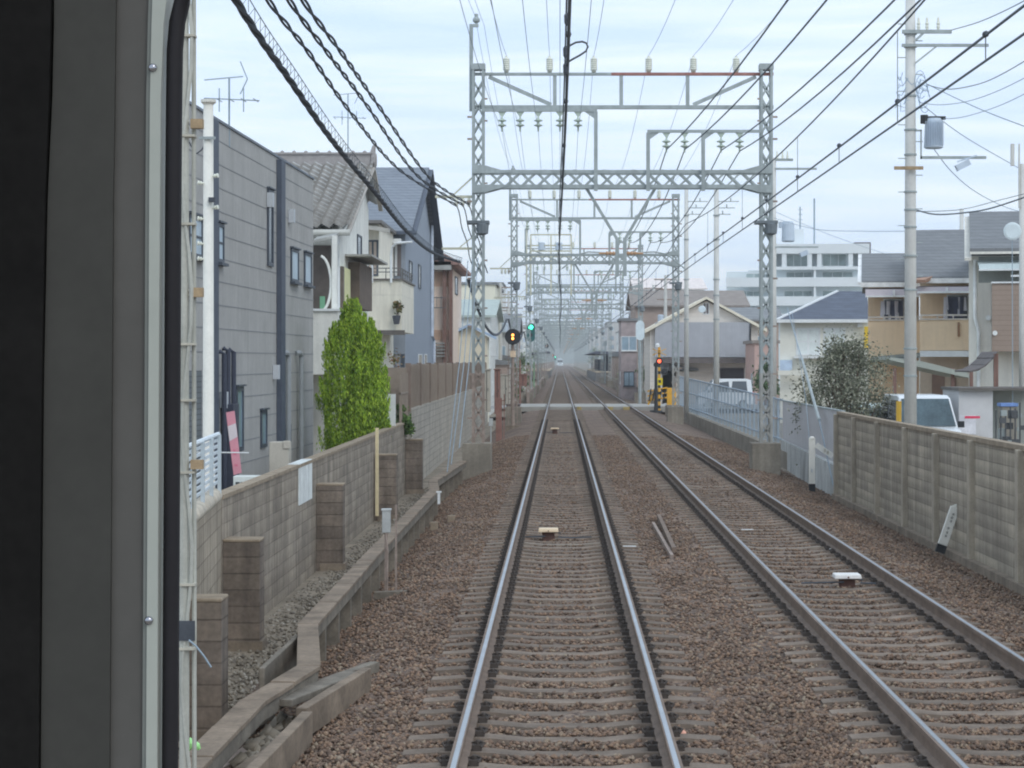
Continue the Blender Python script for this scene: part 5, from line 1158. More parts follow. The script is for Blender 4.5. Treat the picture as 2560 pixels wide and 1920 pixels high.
# ================================================================ CARS
TYRE = M('tyre', (44, 44, 46), .9, .1, k=.7); CARW = M('car_white', (216, 220, 222), .25, .04, k=.6, spec=.5)
def car(name, label, x, y, z, rot, W, Ln, H, paint, kind='van'):
    root = top(name, label, 'car', (x, y, z)); root.rotation_euler.z = rot
    R = Matrix.Rotation(0, 3, 'Z')
    def add(nm, mb, mat, par=root, **k):
        mb.v = [(a+x, c+y, d+z) for a, c, d in mb.v]; return mb.build(nm, mat, par, **k)
    h = W/2; hs = H*.52
    if kind == 'van': prof = [(0, .28), (0, hs*.8), (.12, hs), (.5, hs+.06), (Ln-.05, hs+.02), (Ln, hs*.7), (Ln, .28)]; cab_ = [(.42, hs+.03), (.95, H-.06), (1.3, H), (Ln-.35, H), (Ln-.12, H-.08), (Ln-.04, hs)]
    else: prof = [(0, .28), (0, hs*.75), (.15, hs*.95), (1.0, hs+.08), (Ln-.1, hs+.05), (Ln, hs*.7), (Ln, .28)]; cab_ = [(.85, hs+.03), (1.55, H-.05), (2.0, H), (Ln-.9, H-.02), (Ln-.35, H-.15), (Ln-.1, hs)]
    b = MB(); b.prism([(-h, a, c) for a, c in prof], (W, 0, 0)); add('body', b, paint, bevel=.05)
    b = MB(); n = len(cab_); i0 = 0; ins = .13
    lo = [(-h+.03+(ins if c > hs+.2 else 0), a, c) for a, c in cab_]; hi = [(h-.03-(ins if c > hs+.2 else 0), a, c) for a, c in cab_]
    b.v = lo+hi; b.f = [tuple(range(n)), tuple(range(2*n-1, n-1, -1))]+[(j, n+j, n+(j+1) % n, (j+1) % n) for j in range(n)]
    add('cabin', b, paint, bevel=.03)
    # glass: windscreen, sides, rear, set just proud
    def gl(nm, pts, d): b = MB(); b.prism(pts, d); return add(nm, b, DGL if nm != 'windscreen' else M('windscreen', (66, 80, 86), .25, .3, 2, k=.62, spec=.25))
    (a0, c0), (a1, c1) = cab_[0], cab_[1]
    gl('windscreen', [(-h+.1, a0+.0, c0+.06), (h-.1, a0+.0, c0+.06), (h-.22, a1-.06, c1-.04), (-h+.22, a1-.06, c1-.04)], (0, -.02, .012))
    for s in (-1, 1):
        X0_, X1_ = s*(h-.025), s*(h-.155); y0_, y1_ = cab_[0][0]+.5, Ln-.35
        b = MB()
        for (ya, yb) in ((y0_, (y0_+y1_)/2-.04), ((y0_+y1_)/2+.04, y1_)):
            b.prism([(X0_, ya-.25*(ya == y0_), hs+.08), (X0_, yb, hs+.08), (X1_, yb-.05, H-.14), (X1_, ya+.1, H-.14)], (s*.012, 0, .002))
        add('side_window', b, DGL)
    gl('rear_window', [(-h+.15, Ln-.05, hs+.1), (h-.15, Ln-.05, hs+.1), (h-.25, Ln-.1, H-.16), (-h+.25, Ln-.1, H-.16)], (0, .03, 0))
    for s in (-1, 1):
        b = MB(); b.hexa([(s*(h-.3), -.02, hs*.62), (s*(h-.03), -.02, hs*.62), (s*(h-.02), .1, hs*.62), (s*(h-.3), .1, hs*.62), (s*(h-.3), -.0, hs*.86), (s*(h-.05), -.0, hs*.86), (s*(h-.04), .12, hs*.86), (s*(h-.3), .12, hs*.86)]); add('headlight', b, M('headlight', (200, 206, 210), .15, .05, k=.6, spec=.7))
        b = MB(); b.box(s*(h-.16)-.08, s*(h-.16)+.09, Ln-.03, Ln+.02, hs*.7, hs+.1); add('tail_light', b, M('tail_red', (200, 50, 44), .3, .05, k=.6))
        b = MB(); b.box(min(s*h, s*(h+.16)), max(s*h, s*(h+.16)), .55, .68, hs+.05, hs+.22); add('mirror', b, BLK, bevel=.01)
        for yy in (.62, Ln-.62):
            b = MB(); b.lathe((s*(h-.2), yy, .29), [(0, .2), (.0, .29), (.18, .29), (.2, .26)], 20, (s, 0, 0)); wh = add('wheel', b, TYRE)
            b = MB(); b.lathe((s*(h+.001), yy, .29), [(0, .18), (.01, .16), (.012, .04)], 14, (s, 0, 0)); o = b; o.v = [(a+x, c+y, d+z) for a, c, d in o.v]; o.build('rim', GALV, wh)
    b = MB(); b.box(-h+.35, h-.35, -.03, .02, hs*.62, hs*.78); add('grille', b, BLK)
    b = MB(); b.box(-.17, .17, -.05, -.031, .4, .56); add('number_plate', b, WFR)
    b = MB(); b.box(-h+.02, h-.02, -.04, .05, .24, .42); add('bumper', b, paint, bevel=.02)
    return root
car('white_van', 'boxy white van facing the tracks behind the panel wall and utility pole', PX(2326, 58), 58, -.16, 0, 1.72, 4.0, 1.9, CARW, 'van')
car('pale_car', 'pale greenish-white car parked between the shrub and the utility pole', PX(2186, 64), 64, -.3, 0, 1.5, 3.6, 1.68, M('car_mint', (196, 212, 208), .25, .04, k=.6), 'van')
car('white_hatchback', 'white car seen side-on behind the blue-grey bar fence', PX(1795, 128)+.0, 127.5, -.2, math.radians(-90), 1.6, 3.3, 1.8, CARW, 'van').location = (PX(1745, 128), 129, -.2)
# bollard stripes by the van
b = MB(); Yq = 56.6; x = PX(2247, Yq); b.lathe((x, Yq, -.3), [(0, .07), (PZ(1003, Yq)+.3, .07)], 8); o = b.build('striped_guard', M('guard_yellow', (214, 172, 70), .7, .1, k=.6), None, (x, Yq, -.3), label='yellow guard strip left of the utility pole', cat='pole guard')
# ================================================================ RIGHT: POLES
POLE = M('concrete_pole', (166, 166, 162), .8, .08, 1.5, k=.58, streak=.1)
def pole(label, px, Y, ztop, r0, r1, z0=-.35):
    x = PX(px, Y); root = top('utility_pole', label, 'utility pole', (x, Y, z0), 'utility poles on the right')
    MB().lathe((x, Y, z0), [(0, r0), (ztop-z0, r1)], 18).build('shaft', POLE, root, smooth=True); return root, x
root, x = pole('big concrete utility pole with transformer, nearest on the right', 2276, 56, 13.5, .168, .12); Y = 56
b = MB(); hz = [(240, .16), (85, .17), (117, .17), (325, .165), (387, .165), (480, .17), (525, .165), (568, .17), (640, .19), (725, .175), (872, .18), (940, .18)]
for py, r_ in hz: b.lathe((x, Y, PZ(py, Y)-.02), [(0, r_), (.045, r_)], 16)
b.build('bands', GALV, root)
b = MB()
for i, py in enumerate(range(60, 700, 42)): s = 1 if i % 2 else -1; b.bar((x+s*.12, Y, PZ(py, Y)), (x+s*.32, Y, PZ(py, Y)), .022)
b.build('step_bolts', GALV, root)
b = MB(); b.box(PX(2253, Y), PX(2376, Y), Y-.2, Y-.12, PZ(86, Y), PZ(77, Y)); b.bar((x+.12, Y-.16, PZ(102, Y)), (PX(2305, Y), Y-.16, PZ(86, Y)), .06); c1 = b.build('upper_crossarm', GALV, root)
for px in (2294, 2315, 2343):
    MB().lathe((PX(px, Y), Y-.16, PZ(77, Y)), [(0, .03), (.08, .05), (.12, .035), (.16, .055), (.2, .035), (.3, .03), (.33, .015)], 8).build('pin_insulator', PORC, c1)
b = MB(); b.box(PX(2252, Y), PX(2468, Y), Y-.2, Y-.12, PZ(119, Y), PZ(112, Y)); b.bar((x+.1, Y-.16, PZ(160, Y)), (PX(2340, Y), Y-.16, PZ(117, Y)), .04); b.build('long_crossarm', GALV, root)
b = MB(); b.box(PX(2232, Y), PX(2304, Y), Y-.28, Y-.2, PZ(426, Y), PZ(418, Y)); b.build('timber_crossarm', M('bracket_wood', (134, 116, 92)), root)
b = MB(); b.box(PX(2300, Y), PX(2464, Y), Y-.1, Y-.04, PZ(398, Y), PZ(391, Y)); b.box(PX(2300, Y), PX(2303, Y), Y-.1, Y-.04, PZ(398, Y), PZ(325, Y)); b.box(x, PX(2303, Y), Y-.1, Y-.04, PZ(329, Y), PZ(325, Y)); b.build('transformer_arm', GALV, root)
tx = PX(2333, Y); b = MB(); b.lathe((tx, Y-.05, PZ(372, Y)), [(0, .2), (.03, .25), (.72, .22), (.78, .2)], 16); tr = b.build('transformer', M('transformer_grey', (150, 160, 170)), root)
b = MB()
for i in range(10): a = -2.7+i*.25; b.box(tx+.25*math.cos(a)-.008, tx+.25*math.cos(a)+.008, Y-.05+.25*math.sin(a)-.04, Y-.05+.25*math.sin(a), PZ(365, Y), PZ(305, Y))
b.build('cooling_fins', M('transformer_grey', (150, 160, 170)), tr)
b = MB(); b.box(tx-.33, tx+.3, Y-.15, Y-.02, PZ(300, Y), PZ(292, Y)); b.lathe((tx-.25, Y-.1, PZ(310, Y)), [(0, .1), (.22, .1)], 8); b.build('bushing_bar', BLK, tr)
b = MB(); q = P(2407, 413, Y-.1); dv = Vector((.12, 0, .06)); b.bar(q-dv*1.4, q+dv*1.4, .16, .2, (0, 1, 0)); b.bar(q-dv*1.2+Vector((0, 0, .16)), q+dv*2.2+Vector((.1, 0, .12)), .04); b.build('fuse_box', M('transformer_grey', (150, 160, 170)), root)
b = MB(); r = random.Random(8)
for i in range(16):
    p = P(2262+r.uniform(-25, 40), 205+r.uniform(-25, 55), Y-.2-r.random()*.2); q = p+Vector((r.uniform(-.25, .25), 0, r.uniform(-.25, .25))); m_ = p.lerp(q, .5)+Vector((r.uniform(-.1, .1), 0, -.12)); b.tube([p, m_, q], .009, 4)
for i in range(5):
    c = P(2300+i*3, 205+i*12, Y-.2); b.tube([c+Vector((.14*math.cos(a), 0, .3*math.sin(a))) for a in np.linspace(0, 5.4, 12)], .008, 4)
b.build('cable_tangle', M('tangle_blue', (110, 128, 146), .6, k=.6), root)
# right hand distribution wires
def pw(lb, pts, Ys, r_=.009, m=None):
    P_ = [P(a, c, y) for (a, c), y in zip(pts, Ys)]
    out_ = []
    for i in range(len(P_)-1):
        p0, p1, p2, p3 = P_[max(i-1, 0)], P_[i], P_[i+1], P_[min(i+2, len(P_)-1)]
        for k in range(8): t = k/8; out_.append(.5*((2*p1)+(p2-p0)*t+(2*p0-5*p1+4*p2-p3)*t*t+(3*p1-p0-3*p2+p3)*t**3))
    out_.append(P_[-1]); wire('service_wire', out_, r_, lb, 'wire', m or WIREL, 'service wires at the right pole')
pw('wire rising right from the upper crossarm of the utility pole', [(2376, 76), (2450, 54), (2530, 18), (2600, -20)], (56, 52, 48, 45), .012, WIRE)
pw('highest of the three sagging wires leaving the utility pole to the right', [(2318, 212), (2370, 223), (2440, 212), (2500, 188), (2600, 130)], (56, 53, 50, 47, 44), .011, WIRE)
pw('middle of the three sagging wires leaving the utility pole to the right', [(2300, 257), (2350, 262), (2420, 253), (2500, 225), (2600, 175)], (56, 53, 50, 47, 44), .009)
pw('lowest of the three sagging wires leaving the transformer to the right', [(2355, 297), (2400, 294), (2460, 278), (2520, 255), (2600, 215)], (56, 54, 51, 48, 45), .009)
pw('long pale wire slanting down right from the utility pole', [(2318, 210), (2400, 250), (2480, 285), (2600, 330)], (56, 54, 50, 47), .012)
pw('long pale wire slanting from the transformer towards the right houses', [(2310, 265), (2380, 320), (2450, 365), (2600, 450)], (56, 60, 64, 70), .012)
pw('pale wire curving down behind the transformer to the grey roofs', [(2336, 374), (2380, 430), (2440, 480), (2520, 520), (2600, 540)], (56, 60, 66, 72, 78), .012)
pw('twisted dark service cable leaving the utility pole at roof height', [(2290, 525), (2340, 536), (2410, 532), (2480, 520), (2600, 480)], (56, 60, 62, 60, 56), .022, WIRE)
pw('thin wire above the twisted service cable', [(2288, 529), (2400, 524), (2500, 500), (2600, 475)], (56, 60, 60, 56), .01, WIRE)
pw('long thin wire from the gantry post to the utility pole', [(1935, 545), (2040, 573), (2160, 578), (2262, 578)], (70, 66, 60, 56), .008)
pw('second thin wire sloping from the gantry post over the cream house', [(1940, 530), (2020, 565), (2110, 600), (2230, 640)], (70, 75, 80, 84), .008)
# other poles right
for lb, px, Yq, py, r_ in (('plain grey concrete pole left of the two in front of the gabled grey house', 1716, 112, 468, .13), ('plain grey concrete pole right of the two in front of the gabled grey house', 1791, 106, 470, .15)):
    root, x = pole(lb, px, Yq, PZ(py, Yq), r_, r_*.8)
    b = MB()
    for p_ in (540, 600, 700, 740, 800): b.lathe((x, Yq, PZ(p_, Yq)), [(0, r_*1.1), (.06, r_*1.1)], 12)
    b.build('bands', GALV, root)
    b = MB()
    for k in range(3): a = x-.3; b.box(x+.1, x+1.1-k*.2, Yq-.1, Yq-.05, PZ(505+k*16, Yq), PZ(503+k*16, Yq)); b.lathe((x+.7-k*.2, Yq-.07, PZ(505+k*16, Yq)), [(0, .04), (.2, .03)], 6)
    b.build('insulator_arms', GALV, root)
Yq = 72; root, x = pole('second grey utility pole hidden behind the right gantry post with crossarms', 1931, Yq, PZ(395, Yq), .15, .12)
b = MB(); b.box(x, PX(1982, Yq), Yq-.1, Yq-.04, PZ(403, Yq), PZ(397, Yq)); b.box(x, PX(2041, Yq), Yq-.1, Yq-.04, PZ(425, Yq), PZ(420, Yq)); b.box(x, PX(2045, Yq), Yq-.1, Yq-.04, PZ(620, Yq), PZ(616, Yq)); b.build('crossarms', GALV, root)
b = MB()
for px in (1942, 1956, 1968): b.lathe((PX(px, Yq), Yq-.07, PZ(397, Yq)), [(0, .05), (.1, .04), (.25, .02)], 6)
b.build('pin_insulators', PORC, root)
b = MB(); tx = PX(1970, Yq); b.lathe((tx, Yq-.05, PZ(605, Yq)), [(0, .18), (.03, .22), (.6, .2), (.68, .16)], 14); b.lathe((PX(1952, Yq), Yq-.05, PZ(570, Yq)), [(0, .08), (.2, .08)], 8); b.build('transformer', M('transformer_grey', (150, 160, 170)), root)
b = MB(); q = P(2010, 634, Yq-.1); b.bar(q-Vector((.12, 0, .05)), q+Vector((.12, 0, .05)), .16, .2, (0, 1, 0)); b.build('fuse_box', M('transformer_grey', (150, 160, 170)), root)
# guy wires with pale sleeves
for lb, a, c, r_, tc_ in (('pale stay tube slanting down from the second pole to the low wall', P(2004, 895, 60), P(2048, 1050, 53), .04, 1), ):
    MB().tube([a, c], r_, 8).build('stay_sleeve', GALV, None, tuple(c), label=lb, cat='stay')
wire('stay_wire', [P(1968, 770, 66), P(2004, 895, 60), P(2048, 1050, 53), P(2088, 1235, 49.8)], .014, 'long thin stay wire running down to the end of the panel wall', 'wire', WIREL)
wire('stay_wire', [P(1980, 780, 66), P(2015, 1000, 58), P(2030, 1180, 51)], .008, 'second thinner stay wire beside the pale tube', 'wire', WIREL)
for i, (a, c) in enumerate((((1145, 915), (1112, 1165)), ((1162, 905), (1118, 1170)), ((1172, 900), (1140, 1120)))):
    pass
for lb, u, v in (('left of three thin stays leaning at the nearest left gantry', (1148, 912), (1118, 1180)), ('middle of three thin stays leaning at the nearest left gantry', (1160, 908), (1128, 1160)), ('right of three thin stays leaning at the nearest left gantry', (1173, 905), (1148, 1120))):
    wire('stay_wire', [P(u[0]+22, u[1]-260, 58.6), P(*u, 56), P(*v, 52)], .012, lb, 'wire', WIREL, 'stays of the nearest gantry')
# ================================================================ RIGHT: HOUSES
root = top('gabled_grey_house', 'grey corrugated fronted house with cream gable beyond the crossing', 'house', (PX(1760, 150), 153, -.35))
Y = 150; fy = Frame(0, Y, 1, 0); b = MB()
b.prism([(PX(1625, Y), Y, -.35), (PX(1895, Y), Y, -.35), (PX(1895, Y), Y, PZ(818, Y)), (PX(1765, Y), Y, PZ(752, Y)), (PX(1625, Y), Y, PZ(822, Y))], (0, 11, 0)); b.build('wall', M('gable_cream', (192, 186, 178), .9, .06, 1, k=.55, pat=(5, .32, .02, .02), mortar=.88), root)
b = MB(); fy.box(b, PX(1637, Y), PX(1876, Y), .02, .5, PZ(893, Y), PZ(806, Y)); b.build('corrugated_front', M('front_grey', (136, 138, 142), .7, .06, 2, k=.55, pat=(.12, 12, .02, .03, 0), mortar=.86), root)
b = MB(); b.prism([(PX(1612, Y), Y-.6, PZ(825, Y)), (PX(1765, Y), Y-.6, PZ(742, Y)), (PX(1765, Y), Y-.6, PZ(748, Y)), (PX(1612, Y), Y-.6, PZ(833, Y))], (0, 12, 0)); b.prism([(PX(1915, Y), Y-.6, PZ(822, Y)), (PX(1765, Y), Y-.6, PZ(742.2, Y)), (PX(1765, Y), Y-.6, PZ(748, Y)), (PX(1915, Y), Y-.6, PZ(830, Y))], (0, 12, 0)); b.build('roof', M('verge_cream', (200, 194, 176), .8, .08, k=.58), root)
b = MB(); fy.box(b, PX(1655, Y), PX(1893, Y), .02, 1.4, PZ(908, Y), PZ(895, Y)); b.build('canopy', M('canopy_brown', (84, 78, 76), .7, k=.6), root)
b = MB(); fy.box(b, PX(1690, Y), PX(1782, Y), .01, .06, -.3, PZ(929, Y)); b.build('garage_shutter', M('shutter_cream', (176, 168, 158), .7, .05, k=.55, pat=(9, .1, .01, .02)), root)
b = MB(); fy.box(b, PX(1800, Y), PX(1860, Y), .01, .05, -.3, PZ(920, Y)); b.build('dark_doorway', M('doorway', (66, 62, 66), .8, .1, k=.6), root)
window(root, fy, PX(1757, Y), PX(1773, Y), PZ(786, Y), PZ(757, Y), WFR, M('door_brown', (90, 84, 84)), 2)
b = MB(); fy.box(b, PX(1872, Y), PX(1876, Y), .51, .6, -.3, PZ(810, Y)); b.build('downpipe', BLK, root)
Y = 147; xm = PX(1755, Y); root = top('round_mirror', 'pale round mirror high on an arm in front of the cream gable', 'mirror', (xm, Y, PZ(775, Y)))
MB().lathe((xm, Y, PZ(773, Y)), [(0, .24), (-.03, .25), (.02, .25), (.04, .2)], 20, (0, -1, 0)).build('glass', M('panel_pale', (206, 218, 222)), root); b = MB(); b.bar((xm, Y+.03, PZ(773, Y)), (xm+.3, Y+2, PZ(765, Y)), .05); b.build('arm', GALV, root)
house('brown sided house with long brown roof behind the gabled grey house', PX(1588, 175), PX(1862, 175), 175, 187, PZ(765, 175), 1.3, BRN, BRF, 'x', z0=-.35, seed=51, side=-1)
house('small grey-brown tin shed left of the gabled grey house', PX(1553, 165), PX(1592, 165), 165, 172, PZ(802, 165), .3, M('shed_brown', (130, 120, 120), .8, k=.55), GRF, 'flat', z0=-.35, seed=52, side=-1)
house('pale house wall under a pinkish curved-looking roof in the right distance', PX(1590, 262), PX(1760, 262), 262, 280, PZ(722, 262), 1.5, WHT, M('roof_pinkish', (206, 196, 190), .8, k=.65), 'x', z0=-.35, seed=53, side=-1)
house('dark roofed low house between the gabled house and the blue-roofed one', PX(1845, 160), PX(1960, 160), 164, 172, PZ(800, 164), .9, BRN, GRF, 'x', z0=-.35, seed=54, side=-1)
b = MB(); 
house('reddish-brown brick house seen through the right gantry post', PX(1890, 140), PX(1948, 140), 141, 148, PZ(858, 140), .2, M('brick_red', (152, 128, 120), .9, .1, k=.55), BRF, 'flat', z0=-.35, seed=55, side=-1)
RB = [('grey roofed house beyond the pale rounded panel', 6.9, 11, 196, 210, 5.6, 1.5, WHT, GRF, 'x'),
      ('white narrow house beyond the crossing on the right', 7.4, 12, 222, 236, 5.2, 1.5, M('ivory_wall', (222, 218, 200)), BRF, 'x'),
      ('pale two storey house in the right distance', 8.0, 14, 250, 262, 6.2, 1.4, WHT, GRF, 'x'),
      ('pale blue-grey block in the right distance behind the platform', 15, 26, 420, 440, 9, .3, M('wall_paleblue', (180, 192, 198), .9, .05, k=.55), GRF, 'flat'),
      ('white block far right of the station', 13, 20, 470, 500, 9, .3, WHT, GRF, 'flat'),
      ('grey block fading in haze far down the right side', 14, 30, 640, 680, 14, .3, GRY, GRF, 'flat'),
      ('long low hazy building furthest down the right side', 12, 60, 900, 930, 16, .3, GRY, GRF, 'flat')]
for i, (lb, *a) in enumerate(RB): house(lb, *a[:9], group='houses far down the right side', seed=70+i, z0=-.35, side=-1)
for i in range(6):
    Yq = (172, 186, 203, 226, 240, 282)[i]; x = (6.5, 6.7, 6.4, 6.6, 6.3, 5.9)[i]; h_ = (2.1, 3.2, 1.6, 4.6, 2.4, 5.2)[i]
    b = MB(); b.lathe((x, Yq, -.3), [(0, .09), (h_+.3, .07)], 8); b.box(x-.2, x+.2, Yq-.15, Yq-.1, h_-.6, h_); b.build('trackside_post', (GALV, BRC, GALV, GALV, RUSTY, GALV)[i], None, (x, Yq, -.3), label='%s trackside post with a small box on the right verge past the crossing' % ORD[i].replace('nearest', 'first'), cat='post', group='posts on the right verge')
b = MB(); b.box(6.3, 6.5, 142, 300, -.5, .6); b.build('low_wall', CONC2, None, (6.4, 200, -.4), label='low stained wall running along the right verge past the crossing', cat='wall')
for i, (x, Yq, h_) in enumerate(((7.0, 160, 2.6), (6.9, 178, 2.2), (7.1, 214, 2.8), (-4.0, 182, 2.4), (-3.9, 222, 3.0), (-4.6, 255, 3.4), (-5.5, 480, 6), (9, 560, 7))):
    leafy('verge_tree', '%s of the small green trees along the far verges of the line' % ORD[i].replace('nearest', 'first'), 'tree', x, Yq, -.5, h_, .8+h_*.15, 90+i, [(56, 70, 48), (84, 100, 66), (116, 126, 92)], 700, .16, 8, .5, group='small verge trees')
for i, (x, Yq, h_) in enumerate(((8.4, 172, 9.5), (-4.7, 170, 8.8), (9.0, 208, 10), (-5.1, 214, 9.6), (8.6, 248, 9.8), (-5.4, 262, 9.4), (9.6, 290, 10.2), (-6.6, 330, 10), (12.2, 345, 10.5), (-7.0, 400, 10), (12.5, 430, 11), (-7.4, 520, 10.4))):
    rt_ = top('utility_pole', '%s distant utility pole with cross arms %s of the line' % (ORD[i//2].replace('nearest', 'first'), 'right' if x > 0 else 'left'), 'utility pole', (x, Yq, -.5), 'distant utility poles')
    MB().lathe((x, Yq, -.5), [(0, .17), (h_+.5, .12)], 8).build('shaft', POLE, rt_)
    b = MB()
    for k in range(3): b.box(x-.9+k*.12, x+.9-k*.12, Yq-.06, Yq+.02, h_-.4-k*.8, h_-.3-k*.8)
    b.build('cross_arms', RUSTY, rt_)
    MB().lathe((x+(.38 if i % 2 else -.38), Yq, h_-3.9), [(0, .2), (.05, .25), (.7, .25), (.75, .15)], 10).build('transformer', M('transformer_grey', (150, 160, 170)), rt_)
SH = [('low brown shed hard by the left verge past the round signal', -5.4, -3.7, 152, 158, 2.4, BRN), ('grey tin shed beside the left verge further on', -5.6, -3.8, 172, 179, 2.8, GRY), ('small white shed on the left verge before the platform', -6.0, -3.9, 240, 250, 3.0, WHT),
      ('low tan shed on the right verge past the crossing', 7.1, 9.4, 150, 156, 2.0, M('ivory_wall', (222, 218, 200))), ('grey lean-to on the right verge past the tan shed', 7.3, 9.6, 180, 190, 3.0, GRY), ('brown shed before the right platform', 6.6, 9.0, 266, 282, 3.2, BRN)]
for i, (lb, *a, wm) in enumerate(SH):
    rt_ = top('shed', lb, 'shed', ((a[0]+a[1])/2, a[2], -.5), 'sheds along the far verges')
    MB().box(*a[:4], -.5, a[4]).build('wall', wm, rt_); b = MB(); b.prism([(a[0]-.2, a[2]-.2, a[4]+.001), (a[1]+.2, a[2]-.2, a[4]+.001), (a[1]+.2, a[2]-.2, a[4]+.15), (a[0]-.2, a[2]-.2, a[4]+.6)], (0, a[3]-a[2]+.4, 0)); b.build('roof', GRF, rt_)
    b = MB(); m_ = (a[0]+a[1])/2; b.box(m_-.45, m_+.45, a[2]-.03, a[2]-.002, -.4, a[4]-.4); b.build('door', RUSTY, rt_)
# apartment block
root = top('apartment_block', 'large white apartment block with balconies behind the right houses', 'building', (26, 240, -.35))
Y = 235; fy = Frame(0, Y, 1, 0); WHB = M('bright_white', (224, 230, 232), .8, .04, .5, k=.55)
b = MB()
b.box(PX(1935, Y), PX(2160, Y), Y, Y+14, -.3, PZ(612, Y)); b.box(PX(1870, Y), PX(1935, Y)-.01, Y+.5, Y+14, -.3, PZ(675, Y)); b.box(PX(1816, Y), PX(1870, Y)-.01, Y+1, Y+14, -.3, PZ(678, Y)); b.build('wall', M('apt_wall', (192, 200, 202), .9, .05, .5, k=.55), root)
for (a, c, d_, e) in ((1935, 2170, 612, 636), (1935, 2150, 668, 676), (1816, 2170, 695, 718), (1816, 2170, 742, 765), (1850, 2170, 785, 800)):
    b = MB(); fy.box(b, PX(a, Y), PX(c, Y), .01, 1.6, PZ(e, Y), PZ(d_, Y)); b.build('balcony', WHB, root)
b = MB()
for px in (1935, 1960, 2023, 2047, 2124, 2148): b = MB(); fy.box(b, PX(px, Y)-.25, PX(px, Y)+.25, .02, 1.5, PZ(668, Y), PZ(636, Y)); b.build('pier', WHB, root)
b = MB()
for px in (2036,): fy.box(b, PX(px, Y)-.12, PX(px, Y)+.12, .02, 1.5, PZ(800, Y), PZ(676, Y))
b.build('divider', WHB, root)
for (a, c, d_, e) in ((1966, 2020, 637, 667), (2056, 2114, 636, 666), (1965, 2030, 680, 695), (2055, 2130, 680, 696), (1960, 2030, 727, 742), (2055, 2130, 727, 742), (1850, 1900, 727, 741), (1865, 1925, 683, 696), (1905, 1930, 684, 696)):
    window(root, fy, PX(a, Y), PX(c, Y), PZ(e, Y), PZ(d_, Y), WFR, M('apt_glass', (118, 130, 130), .3, .3, .8, k=.6), 3)
b = MB(); b.box(PX(2136, Y), PX(2178, Y), Y+3, Y+9, PZ(760, Y), PZ(603, Y)); b.build('stair_tower', M('tower_brown', (84, 80, 86), .8, .1, k=.55), root)
b = MB(); b.box(PX(2140, Y), PX(2172, Y), Y+1.4, Y+2.9, PZ(800, Y), PZ(628, Y)); b.build('stair_front', WHB, root)
for py in (633, 682): b = MB(); fy.box(b, PX(2154, Y), PX(2170, Y), -1.39, -1.3, PZ(py+20, Y), PZ(py, Y)); b.build('stair_opening', M('tower_brown', (84, 80, 86)), root)
b = MB(); b.box(PX(1975, Y), PX(2010, Y), Y+2, Y+6, PZ(612, Y), PZ(570, Y)); b.build('roof_tank_house', WHB, root)
b = MB(); b.tube([(PX(2037, Y), Y+4, PZ(612, Y)), (PX(2037, Y), Y+4, PZ(490, Y))], .1, 5); b.tube([(PX(2001, Y), Y+3, PZ(570, Y)), (PX(2001, Y), Y+3, PZ(512, Y))], .08, 5)
for py in (520, 532, 545): b.bar((PX(1996, Y), Y+3, PZ(py, Y)), (PX(2007, Y), Y+3, PZ(py, Y)), .06)
b.build('roof_aerials', WIREL, root)
# cream house with blue hip roof
root = top('blue_roofed_house', 'cream house with dark blue hip roof behind the grey-green shrub', 'house', (PX(2056, 105), 108, -.35))
Y = 105; fy = Frame(0, Y, 1, 0); CR2 = M('cream_pale', (228, 227, 216), .9, .05, 1, k=.55)
b = MB(); b.box(PX(1950, Y), PX(2168, Y), Y, Y+8, -.35, PZ(802, Y)); b.build('wall', CR2, root)
e0 = (PX(1942, Y), Y-.5, PZ(800, Y)); e1 = (PX(2172, Y), Y-.5, PZ(800, Y)); r0_ = (PX(2098, Y), Y+4, PZ(722, Y)); r1_ = (PX(2172, Y), Y+4, PZ(722, Y)); e2 = (PX(1942, Y), Y+8.5, PZ(800, Y)); e3 = (PX(2172, Y), Y+8.5, PZ(800, Y))
b = MB(); b.face([e0, e1, r1_, r0_]); b.face([e2, e0, r0_]); b.face([e3, e2, r0_, r1_]); b.face([e1, e3, r1_]); b.face([e0, e2, e3, e1]); b.build('roof', M('blue_slate', (80, 86, 98), .7, .1, 2, k=.7, pat=(.4, .12, .012, .08), mortar=.8), root)
b = MB(); b.bar(e0, r0_, .14, .1); b.box(e0[0], e1[0], Y-.56, Y-.48, e0[2]-.14, e0[2]+.02); b.build('hip_trim', WFR, root)
window(root, fy, PX(1990, Y), PX(2050, Y), PZ(888, Y), PZ(820, Y), WFR, M('curtain_glass', (186, 192, 190), .4, .1, 3, k=.6), 2, cross=1, wd=.08); window(root, fy, PX(2058, Y), PX(2112, Y), PZ(888, Y), PZ(820, Y), WFR, M('curtain_glass', (186, 192, 190)), 2, cross=1, wd=.08)
b = MB(); fy.box(b, PX(1985, Y), PX(2115, Y), .02, .5, PZ(896, Y), PZ(890, Y)); b.build('window_shelf', WFR, root)
b = MB(); fy.box(b, PX(2142, Y), PX(2154, Y), .02, .3, PZ(818, Y), PZ(808, Y)); b.build('wall_lamp', WFR, root)
b = MB(); fy.box(b, PX(2158, Y), PX(2171, Y), .3, .5, PZ(870, Y), PZ(817, Y)); b.build('yellow_panel', M('panel_yellow', (216, 184, 60), .7, k=.6), root)
b = MB(); fy.box(b, PX(1950, Y), PX(1980, Y), .02, .3, PZ(926, Y), PZ(900, Y)); b.build('blue_panel', M('panel_blue', (168, 184, 202), .6, k=.6), root)
b = MB(); fy.box(b, PX(1945, Y), PX(2010, Y), .5, .7, PZ(938, Y), PZ(926, Y)); b.build('garden_beam', CR2, root)
